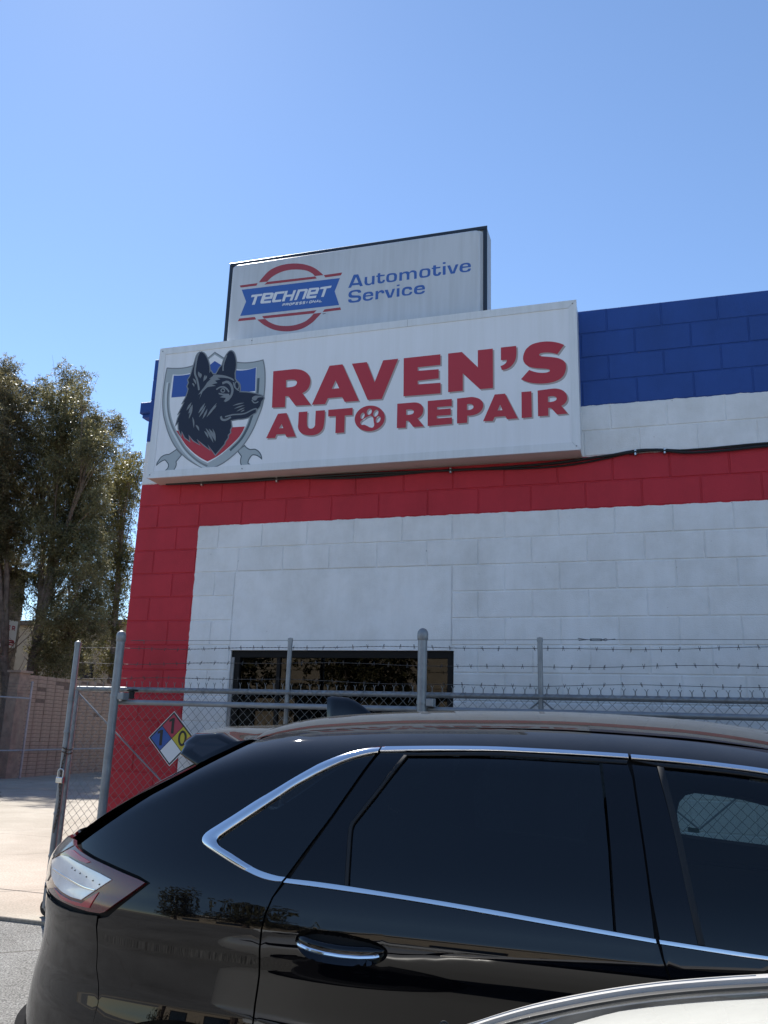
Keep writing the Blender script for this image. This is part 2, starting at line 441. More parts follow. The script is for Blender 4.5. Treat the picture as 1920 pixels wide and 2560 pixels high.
def inside(P, contours):
    P = np.asarray(P); r = np.zeros(len(P), bool)
    for c in contours:
        x, y = P[:, 0], P[:, 1]
        n = len(c); j = n - 1
        for i in range(n):
            xi, yi = c[i]; xj, yj = c[j]
            if yi != yj:
                k = ((yi > y) != (yj > y)) & (x < (xj - xi) * (y - yi) / (yj - yi) + xi)
                r ^= k
            j = i
    return r

def triangulate(contours, inner=None):
    V = []; E = []
    for c in contours:
        b = len(V); m = len(c)
        V += [Vector((float(p[0]), float(p[1]))) for p in c]
        E += [(b + i, b + (i + 1) % m) for i in range(m)]
    if inner is not None:
        V += [Vector((float(p[0]), float(p[1]))) for p in inner]
    vo, eo, fo, _, _, _ = delaunay_2d_cdt(V, E, [], 0, 1e-6)
    vv = np.array([(v.x, v.y) for v in vo])
    tri = np.array([f for f in fo if len(f) == 3])
    cen = vv[tri].mean(1)
    tri = tri[inside(cen, contours)]
    a, b, c = vv[tri[:, 0]], vv[tri[:, 1]], vv[tri[:, 2]]
    ar = (b[:, 0] - a[:, 0]) * (c[:, 1] - a[:, 1]) - (b[:, 1] - a[:, 1]) * (c[:, 0] - a[:, 0])
    tri = np.where((ar < 0)[:, None], tri[:, ::-1], tri)[np.abs(ar) > 1e-12]
    return vv, tri

def ribbon(pts, w):
    """polygon outline of a stroke of width w along open polyline pts"""
    P = np.asarray(pts, float); w = np.broadcast_to(np.asarray(w, float), (len(P),))
    d = np.diff(P, axis=0); d /= np.maximum(np.linalg.norm(d, axis=1, keepdims=True), 1e-9)
    nn = np.stack([-d[:, 1], d[:, 0]], 1); L = []; Rr = []
    for i in range(len(P)):
        if i == 0: q = nn[0]
        elif i == len(P) - 1: q = nn[-1]
        else:
            q = nn[i - 1] + nn[i]; q /= max(np.linalg.norm(q), 1e-6); q = q / max(q @ nn[i], .5)
        L.append(P[i] + q * w[i] / 2); Rr.append(P[i] - q * w[i] / 2)
    return np.array(L), np.array(Rr)

class Sheet:
    """flat print laid on a vertical plane facing -Y: collects polygons given as (x, z)"""
    def __init__(s, X0, Z0, Y):
        s.X0, s.Z0, s.Y = X0, Z0, Y; s.m = MB()
    def step(s):
        s.Y -= .00007      # every piece of vinyl lies on the one before
    def poly(s, contours, dx=0, dz=0):
        cs = [curve(c) for c in contours]
        v, t = triangulate(cs); s.step()
        s.m.add([(s.X0 + p[0] + dx, s.Y, s.Z0 + p[1] + dz) for p in v], t.tolist()); return s
    def stroke(s, pts, w, taper=False):
        c = curve(pts, False)
        if taper and len(c) == 2:
            t = np.linspace(0, 1, 7)[:, None]; c = c[0] * (1 - t) + c[1] * t + np.array([[.004, .003]]) * np.sin(t * math.pi)
            w = w * 1.25 * np.array([.08, .55, .9, 1, .8, .45, .05])
        L, Rr = ribbon(c, w); n = len(L); s.step()
        V = [(s.X0 + p[0], s.Y, s.Z0 + p[1]) for p in list(L) + list(Rr)]
        s.m.add(V, [(n + i, n + i + 1, i + 1, i) for i in range(n - 1)]); return s
    def build(s, name, mat, parent):
        return s.m.build(name, mat, parent)

# simple stroke letters (unit box 0..1 wide, 0..1 high)
c_ = 1
SF = {
 'P': [[(0, 0), (0, 1), (.8, 1, c_), (1, .78, c_), (.8, .5, c_), (0, .48)]], 'R': [[(0, 0), (0, 1), (.8, 1, c_), (1, .78, c_), (.8, .5, c_), (0, .5)], [(.55, .5), (1, 0)]],
 'O': [[(.5, 0, c_), (.08, .1, c_), (0, .5, c_), (.08, .9, c_), (.5, 1, c_), (.92, .9, c_), (1, .5, c_), (.92, .1, c_), (.5, 0)]],
 'F': [[(1, 1), (0, 1), (0, 0)], [(0, .5), (.85, .5)]], 'E': [[(1, 1), (0, 1), (0, 0), (1, 0)], [(0, .5), (.9, .5)]],
 'S': [[(1, .85, c_), (.8, 1, c_), (.2, 1, c_), (.02, .76, c_), (.25, .54, c_), (.75, .48, c_), (.98, .24, c_), (.8, 0, c_), (.2, 0, c_), (0, .18)]],
 'I': [[(.5, 0), (.5, 1)]], 'N': [[(0, 0), (0, 1), (1, 0), (1, 1)]], 'A': [[(0, 0), (.5, 1), (1, 0)], [(.2, .34), (.8, .34)]], 'L': [[(0, 1), (0, 0), (1, 0)]],
 'M': [[(0, 0), (0, 1), (.5, .3), (1, 1), (1, 0)]], 'T': [[(0, 1), (1, 1)], [(.5, 1), (.5, 0)]], '8': [[(.5, .5, c_), (.05, .72, c_), (.5, 1, c_), (.95, .72, c_), (.5, .5, c_), (0, .25, c_), (.5, 0, c_), (1, .25, c_), (.5, .5)]],
 'u': [[(0, 1), (0, .25, c_), (.2, 0, c_), (.6, .02, c_), (1, .22)], [(1, 1), (1, -.05)]],
 't': [[(.28, 1.32), (.28, .25, c_), (.45, 0, c_), (.8, .0, c_), (1, .12, c_), (1, .3)], [(-.1, 1), (1, 1)]],
 'o': [[(.5, 0, c_), (.12, .06, c_), (0, .5, c_), (.12, .94, c_), (.5, 1, c_), (.88, .94, c_), (1, .5, c_), (.88, .06, c_), (.5, 0)]],
 'm': [[(0, -.07), (0, 1)], [(0, .7), (.12, 1, c_), (.38, 1, c_), (.5, .72, c_), (.5, -.07)], [(.5, .7), (.62, 1, c_), (.88, 1, c_), (1, .72, c_), (1, -.07)]],
 'i': [[(.5, -.07), (.5, 1.05)], [(.5, 1.28), (.5, 1.44)]], 'v': [[(0, 1.07), (.5, .02), (1, 1.07)]],
 'e': [[(.02, .5), (1, .5), (.98, .72, c_), (.85, .95, c_), (.5, 1, c_), (.12, .94, c_), (0, .5, c_), (.12, .06, c_), (.5, 0, c_), (.88, .04, c_), (1, .22)]],
 'r': [[(0, -.07), (0, 1)], [(0, .65), (.2, .97, c_), (.7, 1.0, c_), (1, .85, c_), (1, .62)]],
 'c': [[(1, .7, c_), (.88, .95, c_), (.5, 1, c_), (.12, .94, c_), (0, .5, c_), (.12, .06, c_), (.5, 0, c_), (.88, .05, c_), (1, .3)]],
}
def glyph(sheet, ch, x0, x1, z0, h, w, slant=0):
    """draw one stroke letter filling x0..x1, z0..z0+h (outer edges), stroke w"""
    i = w / 2
    for st in SF[ch]:
        pts = []
        for p in st:
            z = z0 + i + p[1] * (h - w); x = x0 + i + p[0] * max(x1 - x0 - w, 0)
            pts.append((x + slant * (z - z0), z) + tuple(p[2:]))
        sheet.stroke(pts, w)
# traced artwork, metres from each sign's lower left corner; a third value marks a point on a curve
LET=[[[[1.1317,0.8854],[1.2945,0.8854],[1.3476,0.8816,1],[1.4013,0.8655,1],[1.4514,0.8288,1],[1.4761,0.7784,1],[1.4747,0.7264,1],[1.4537,0.6852,1],[1.4119,0.6589],[1.4962,0.5464],[1.3568,0.552],[1.2854,0.644],[1.259,0.6447],[1.262,0.5475],[1.1427,0.5529]],[[1.2565,0.7907],[1.3271,0.788,1],[1.3526,0.7733,1],[1.3572,0.7554,1],[1.3437,0.7332,1],[1.3136,0.7248,1],[1.259,0.7257]]],[[[1.643,0.8821],[1.7583,0.8829],[1.9157,0.544],[1.7931,0.5459],[1.7675,0.5914],[1.6432,0.5927],[1.622,0.5428],[1.504,0.5465]],[[1.7036,0.7444],[1.7385,0.6716],[1.6732,0.6719]]],[[[1.8406,0.8794],[1.9706,0.8801],[2.0438,0.6936],[2.1108,0.8804],[2.2395,0.881],[2.1104,0.5429],[1.9899,0.5456]]],[[[2.2856,0.8802],[2.5902,0.8814],[2.5915,0.7893],[2.4048,0.7881],[2.4055,0.7571],[2.5779,0.7533],[2.579,0.6745],[2.4073,0.6709],[2.408,0.6401],[2.5953,0.6358],[2.5966,0.5454],[2.2918,0.5485]]],[[[2.6534,0.8803],[2.7645,0.8821],[2.8935,0.7368],[2.8931,0.8827],[3.0119,0.8834],[3.0128,0.5503],[2.9107,0.5504],[2.7736,0.6976],[2.7747,0.5505],[2.6573,0.5495]]],[[[3.0758,0.8853],[3.1949,0.8857],[3.1957,0.8064,1],[3.1825,0.755,1],[3.1448,0.7104,1],[3.0824,0.6934],[3.072,0.7286],[3.1037,0.7415,1],[3.1204,0.7617,1],[3.1212,0.7754],[3.0753,0.7771]]],[[[3.5614,0.852],[3.5083,0.78],[3.4744,0.7934,1],[3.4308,0.8031,1],[3.3905,0.8035,1],[3.372,0.7951,1],[3.3733,0.7852,1],[3.3864,0.7774,1],[3.4302,0.7685,1],[3.481,0.7574,1],[3.5242,0.7423,1],[3.5597,0.7145,1],[3.571,0.6775,1],[3.5649,0.6307,1],[3.5424,0.5895,1],[3.4987,0.5624,1],[3.4407,0.5507,1],[3.3754,0.5516,1],[3.3026,0.566,1],[3.266,0.5815,1],[3.2294,0.6019],[3.2929,0.6724],[3.3331,0.653,1],[3.3768,0.6405,1],[3.4205,0.6376,1],[3.4461,0.6453,1],[3.4485,0.6562,1],[3.4356,0.6655,1],[3.392,0.6741,1],[3.3409,0.6834,1],[3.2933,0.7004,1],[3.2604,0.7305,1],[3.2474,0.7683,1],[3.2524,0.8083,1],[3.2729,0.8507,1],[3.3142,0.8827,1],[3.3736,0.8962,1],[3.4398,0.8951,1],[3.5053,0.8794,1]]],[[[1.2015,0.4934],[1.2804,0.4935],[1.3765,0.2783],[1.2935,0.2805],[1.2786,0.3087],[1.2019,0.3104],[1.19,0.2799],[1.1082,0.2836]],[[1.2429,0.3999],[1.2586,0.362],[1.2193,0.3618]]],[[[1.39,0.4917],[1.4685,0.4908],[1.4709,0.3762,1],[1.4837,0.3473,1],[1.5099,0.3368,1],[1.5348,0.3482,1],[1.5416,0.3788],[1.5414,0.4904],[1.6223,0.4885],[1.6214,0.3764,1],[1.6084,0.3188,1],[1.5638,0.2847,1],[1.5004,0.2788,1],[1.4354,0.2973,1],[1.3987,0.3355,1],[1.3913,0.3869]]],[[[1.6528,0.4892],[1.8641,0.4882],[1.8651,0.4254],[1.7986,0.4261],[1.8002,0.2804],[1.7237,0.2806],[1.7215,0.4285],[1.6541,0.4309]]],[[[2.1383,0.4001,1],[2.1387,0.3574,1],[2.1203,0.3188,1],[2.0858,0.29,1],[2.0404,0.2753,1],[1.9908,0.277,1],[1.9445,0.295,1],[1.9086,0.3266,1],[1.8886,0.3672,1],[1.8878,0.4104,1],[1.9063,0.4496,1],[1.9413,0.4787,1],[1.9874,0.4933,1],[2.0374,0.491,1],[2.0836,0.4724,1],[2.119,0.4405,1]],[[1.9355,0.3605,1],[1.9673,0.3852,1],[1.9914,0.3997,1],[2.0198,0.4056,1],[2.0407,0.3914,1],[2.0476,0.3578,1],[2.0537,0.3244,1],[2.0438,0.3046,1],[2.0193,0.3066,1],[1.9943,0.321,1],[1.9694,0.3329,1],[1.9447,0.3349,1]],[[1.9672,0.4044,1],[1.9592,0.3905,1],[1.9483,0.3847,1],[1.9385,0.389,1],[1.9338,0.4019,1],[1.9358,0.4184,1],[1.9438,0.4323,1],[1.9548,0.4381,1],[1.9645,0.4338,1],[1.9693,0.4209,1]],[[2.026,0.4314,1],[2.0161,0.4189,1],[2.0031,0.4149,1],[1.9919,0.4211,1],[1.9867,0.435,1],[1.9896,0.4514,1],[1.9995,0.464,1],[2.0125,0.468,1],[2.0237,0.4618,1],[2.0289,0.4478,1]],[[2.082,0.4142,1],[2.0715,0.3999,1],[2.058,0.3949,1],[2.0469,0.4011,1],[2.0422,0.416,1],[2.0459,0.4341,1],[2.0565,0.4483,1],[2.0699,0.4533,1],[2.0811,0.4472,1],[2.0857,0.4322,1]],[[2.1019,0.3596,1],[2.092,0.3461,1],[2.0796,0.3412,1],[2.0694,0.3468,1],[2.0653,0.3607,1],[2.0689,0.3777,1],[2.0788,0.3912,1],[2.0912,0.3961,1],[2.1014,0.3905,1],[2.1055,0.3765,1]]],[[[2.242,0.4894],[2.3676,0.4887],[2.4154,0.4803,1],[2.4475,0.4553,1],[2.4576,0.4194,1],[2.449,0.3795,1],[2.4126,0.3493],[2.4667,0.2793],[2.3803,0.2799],[2.3386,0.3368],[2.3196,0.3367],[2.3179,0.2801],[2.2439,0.282]],[[2.3172,0.4309],[2.361,0.4295,1],[2.3796,0.4156,1],[2.3799,0.4017,1],[2.3659,0.3898,1],[2.3183,0.3882]]],[[[2.4933,0.4904],[2.6874,0.4897],[2.688,0.4306],[2.5694,0.4314],[2.5697,0.4112],[2.6805,0.4111],[2.6811,0.3571],[2.569,0.3579],[2.5693,0.3369],[2.6906,0.3355],[2.6911,0.2819],[2.4963,0.2785]]],[[[2.7298,0.489],[2.831,0.4918],[2.8729,0.4855,1],[2.9147,0.4632,1],[2.9359,0.4252,1],[2.9284,0.382,1],[2.8998,0.3527,1],[2.8545,0.3391,1],[2.8128,0.3387],[2.8093,0.2809],[2.7309,0.281]],[[2.8084,0.4335],[2.8404,0.433,1],[2.858,0.4186,1],[2.858,0.4002,1],[2.8406,0.3874,1],[2.8087,0.387]]],[[[3.0261,0.4953],[3.1061,0.4949],[3.2027,0.2835],[3.1197,0.2843],[3.1073,0.3096],[3.0257,0.3103],[3.0107,0.2784],[2.9353,0.2823]],[[3.0684,0.4077],[3.0853,0.3611],[3.0474,0.3613]]],[[[3.2319,0.4958],[3.3075,0.4957],[3.3082,0.2847],[3.2319,0.2834]]],[[[3.3549,0.4967],[3.4542,0.5014],[3.5116,0.4951,1],[3.554,0.4691,1],[3.5729,0.426,1],[3.5641,0.3842,1],[3.5286,0.3564],[3.576,0.2905],[3.4966,0.2896],[3.4513,0.3477],[3.4319,0.3479],[3.4308,0.286],[3.3546,0.2878]],[[3.4314,0.4384],[3.4746,0.4391,1],[3.4937,0.4256,1],[3.4934,0.41,1],[3.4738,0.3978,1],[3.4306,0.3963]]]]
DOG={"rim":[[0.0891,1.0243],[0.1709,1.0113,1],[0.2642,1.0074,1],[0.3364,1.0161],[0.4874,1.0722],[0.5546,1.1238],[0.6549,1.054],[0.7705,1.0087],[0.853,0.9926,1],[0.9412,0.9904,1],[1.0277,1.0005],[1.0503,0.9108,1],[1.061,0.8031,1],[1.0621,0.6902,1],[1.0517,0.5792,1],[1.0232,0.4839,1],[0.9756,0.3601,1],[0.8998,0.2355,1],[0.8135,0.1529,1],[0.7114,0.0849,1],[0.5861,0.0419],[0.4614,0.1014,1],[0.3579,0.1707,1],[0.2493,0.2763,1],[0.1711,0.4025,1],[0.119,0.5283,1],[0.0988,0.5919,1],[0.0811,0.6951,1],[0.0758,0.8126,1],[0.08,0.9302,1]],"white":[[0.1535,0.956],[0.2476,0.9442,1],[0.3351,0.9529],[0.4928,1.0554],[0.5566,1.1014],[0.6488,1.0386],[0.7721,0.9455],[0.8728,0.9293,1],[0.9711,0.942],[0.9756,0.8258,1],[0.9767,0.6983,1],[0.9596,0.5665,1],[0.9345,0.474,1],[0.9114,0.4032,1],[0.8581,0.3073,1],[0.7715,0.223,1],[0.6833,0.1551,1],[0.5804,0.1018],[0.47,0.1644,1],[0.3638,0.2595,1],[0.2852,0.3653,1],[0.2164,0.4773,1],[0.1687,0.6003,1],[0.1474,0.74,1],[0.1478,0.8644,1]],"blue":[[0.1664,0.9436],[0.2484,0.9368,1],[0.3324,0.9414],[0.5128,1.0034],[0.5622,1.0406],[0.6263,0.9972],[0.7717,0.9326],[0.8587,0.9221,1],[0.9671,0.9374],[0.9752,0.7181],[0.1642,0.7348]],"red":[[0.2455,0.418],[0.9041,0.4037],[0.8575,0.3142,1],[0.7708,0.2313,1],[0.6824,0.1655,1],[0.579,0.1163],[0.4684,0.1804,1],[0.3625,0.2715,1],[0.2935,0.3575,1]],"head":[[0.4137,1.1409,1],[0.3835,1.1205,1],[0.3669,1.0557,1],[0.3456,0.9621,1],[0.3315,0.9122],[0.3148,0.8882],[0.3267,0.8615],[0.315,0.8261],[0.33,0.7992],[0.3225,0.76],[0.3093,0.7177],[0.2834,0.6731],[0.3017,0.6809],[0.2741,0.6163],[0.2533,0.575],[0.2713,0.5842],[0.2525,0.5321],[0.2375,0.4726],[0.2597,0.4993],[0.2688,0.4344],[0.2997,0.3711],[0.3005,0.4135],[0.3394,0.3511],[0.3857,0.3159],[0.371,0.3726],[0.4252,0.3164],[0.4849,0.2763],[0.4539,0.3276],[0.5339,0.2665],[0.5873,0.2237],[0.5671,0.2668],[0.6488,0.1745],[0.6851,0.2167],[0.6996,0.2336],[0.7246,0.2621],[0.7267,0.2798],[0.7527,0.3152],[0.7505,0.3403],[0.7706,0.3595],[0.7663,0.3842],[0.7786,0.4103],[0.7661,0.4713],[0.8367,0.4779],[0.923,0.4825,1],[0.9642,0.5068,1],[0.9953,0.5215],[1.0053,0.5499],[1.0306,0.5755,1],[1.0431,0.6184,1],[1.06,0.6413,1],[1.0529,0.6595,1],[1.023,0.6763,1],[0.9491,0.7009,1],[0.8901,0.7135,1],[0.8254,0.7211],[0.8278,0.7621,1],[0.8175,0.7987,1],[0.7935,0.8225,1],[0.7728,0.8497],[0.766,0.9043],[0.7733,0.9758,1],[0.7646,1.0348,1],[0.7409,1.0957,1],[0.7092,1.1176,1],[0.6813,1.095,1],[0.6556,1.0466,1],[0.6416,0.9934],[0.6174,0.9704],[0.5984,0.9324],[0.5854,0.9098],[0.5548,0.9165],[0.5332,0.9464],[0.5197,0.9296],[0.5135,0.996,1],[0.4881,1.0647,1],[0.4524,1.1203,1]],"patches":[[[0.563,0.9091],[0.6387,0.9,1],[0.7076,0.8778,1],[0.7703,0.8356,1],[0.7166,0.8589,1],[0.6636,0.8714,1],[0.6033,0.8775],[0.6349,0.8584],[0.5832,0.852],[0.6093,0.8278],[0.5563,0.8186],[0.5967,0.8024],[0.543,0.8004],[0.5147,0.7981],[0.4717,0.7603],[0.4465,0.6943],[0.4579,0.7472],[0.429,0.7341],[0.4827,0.8026],[0.509,0.8435],[0.5435,0.8763],[0.5213,0.8727],[0.5566,0.8967]],[[0.6274,0.7348],[0.6692,0.7237],[0.7289,0.7159],[0.7464,0.6844],[0.7124,0.6521],[0.6868,0.6494],[0.7026,0.68],[0.6438,0.6925],[0.6784,0.7036],[0.6325,0.72]],[[0.9524,0.6583,1],[0.98,0.6747,1],[1.0531,0.6574,1],[1.0103,0.6543,1],[0.987,0.6305,1],[0.958,0.6423,1]]],"strokes":[[0.02,[[0.4008,1.1394,1],[0.3857,1.098,1],[0.3784,1.0323,1],[0.378,0.9441,1],[0.4076,0.8753,1],[0.4337,0.7784]]],[0.014,[[0.6765,1.0809,1],[0.6534,1.003,1],[0.654,0.9375]]],[0.026,[[0.6569,0.8202,1],[0.7045,0.8277,1],[0.7446,0.7915,1],[0.7606,0.7329,1],[0.7396,0.678,1],[0.694,0.6523]]],[0.016,[[0.6043,0.7678,1],[0.6414,0.7858,1],[0.6866,0.7778,1],[0.7275,0.7325]]],[0.012,[[0.6861,0.7507,1],[0.6818,0.74,1],[0.6695,0.7365,1],[0.6565,0.7424,1],[0.6502,0.7541,1],[0.6545,0.7648,1],[0.6667,0.7683,1],[0.6798,0.7624,1],[0.6861,0.7507]]],[0.012,[[0.8204,0.7869,1],[0.82,0.7622,1],[0.808,0.7515,1],[0.7914,0.761,1],[0.7799,0.7853,1],[0.7803,0.8101,1],[0.7924,0.8209,1],[0.809,0.8112,1],[0.8209,0.7841]]],[0.012,[[0.7628,0.8198,1],[0.7792,0.7739,1],[0.8226,0.7369]]],[0.012,[[0.9525,0.6386,1],[0.9777,0.6103,1],[1.0144,0.6189]]],[0.014,[[0.7104,0.5068,1],[0.7824,0.5189,1],[0.8912,0.5201,1],[0.9927,0.5552,1],[1.0041,0.5277]]],[0.022,[[0.6708,0.5144,1],[0.6845,0.4851,1],[0.7202,0.4786,1],[0.7658,0.5007]]],[0.011,[[0.7753,0.6025],[0.8832,0.6189]]],[0.011,[[0.7925,0.5728],[0.8886,0.5966]]],[0.011,[[0.8165,0.5468],[0.894,0.5751]]],[0.011,[[0.8536,0.5366],[0.8927,0.5542]]],[0.02,[[0.4496,0.5616],[0.5048,0.6495]]],[0.018,[[0.4608,0.5237],[0.5159,0.6271]]],[0.018,[[0.4961,0.5066],[0.5338,0.5956]]],[0.02,[[0.5336,0.519],[0.619,0.6392]]],[0.018,[[0.5522,0.5585],[0.621,0.6177]]],[0.02,[[0.3306,0.5991],[0.3712,0.6688]]],[0.024,[[0.3536,0.5664],[0.3848,0.646]]],[0.018,[[0.3615,0.5179],[0.3859,0.6351]]],[0.014,[[0.3964,0.5306],[0.4194,0.428]]],[0.016,[[0.4354,0.455],[0.4732,0.3969]]],[0.016,[[0.5235,0.3916],[0.5691,0.323]]],[0.02,[[0.536,0.4158],[0.6209,0.2794]]],[0.022,[[0.5662,0.4092],[0.6405,0.2898]]],[0.014,[[0.6019,0.4064],[0.6413,0.2966]]],[0.02,[[0.409,0.9541],[0.427,0.8938]]],[0.018,[[0.4335,0.937],[0.4383,0.8868]]],[0.016,[[0.4808,0.9175],[0.4703,0.8531]]],[0.016,[[0.4998,0.9083],[0.4788,0.8595]]],[0.016,[[0.3655,0.8927],[0.402,0.8322]]],[0.014,[[0.3615,0.8493],[0.385,0.8121]]]],"wrench":[[[0.0884,0.1387,1],[0.1296,0.1921,1],[0.1964,0.2057],[0.2675,0.2469],[0.3219,0.1941],[0.2734,0.1347],[0.2733,0.0861,1],[0.2363,0.0469,1],[0.1422,0.0459],[0.1885,0.0708,1],[0.2037,0.1046,1],[0.1823,0.1408,1],[0.1562,0.158,1],[0.0849,0.1159]],[[0.8534,0.1911],[0.9142,0.2345],[0.9635,0.1968,1],[1.017,0.1929,1],[1.0621,0.1559,1],[1.0814,0.104],[1.0029,0.1465,1],[0.9678,0.1151,1],[0.9589,0.0752],[1.0075,0.041],[0.9228,0.0405,1],[0.8911,0.0797,1],[0.8933,0.1406]]]}
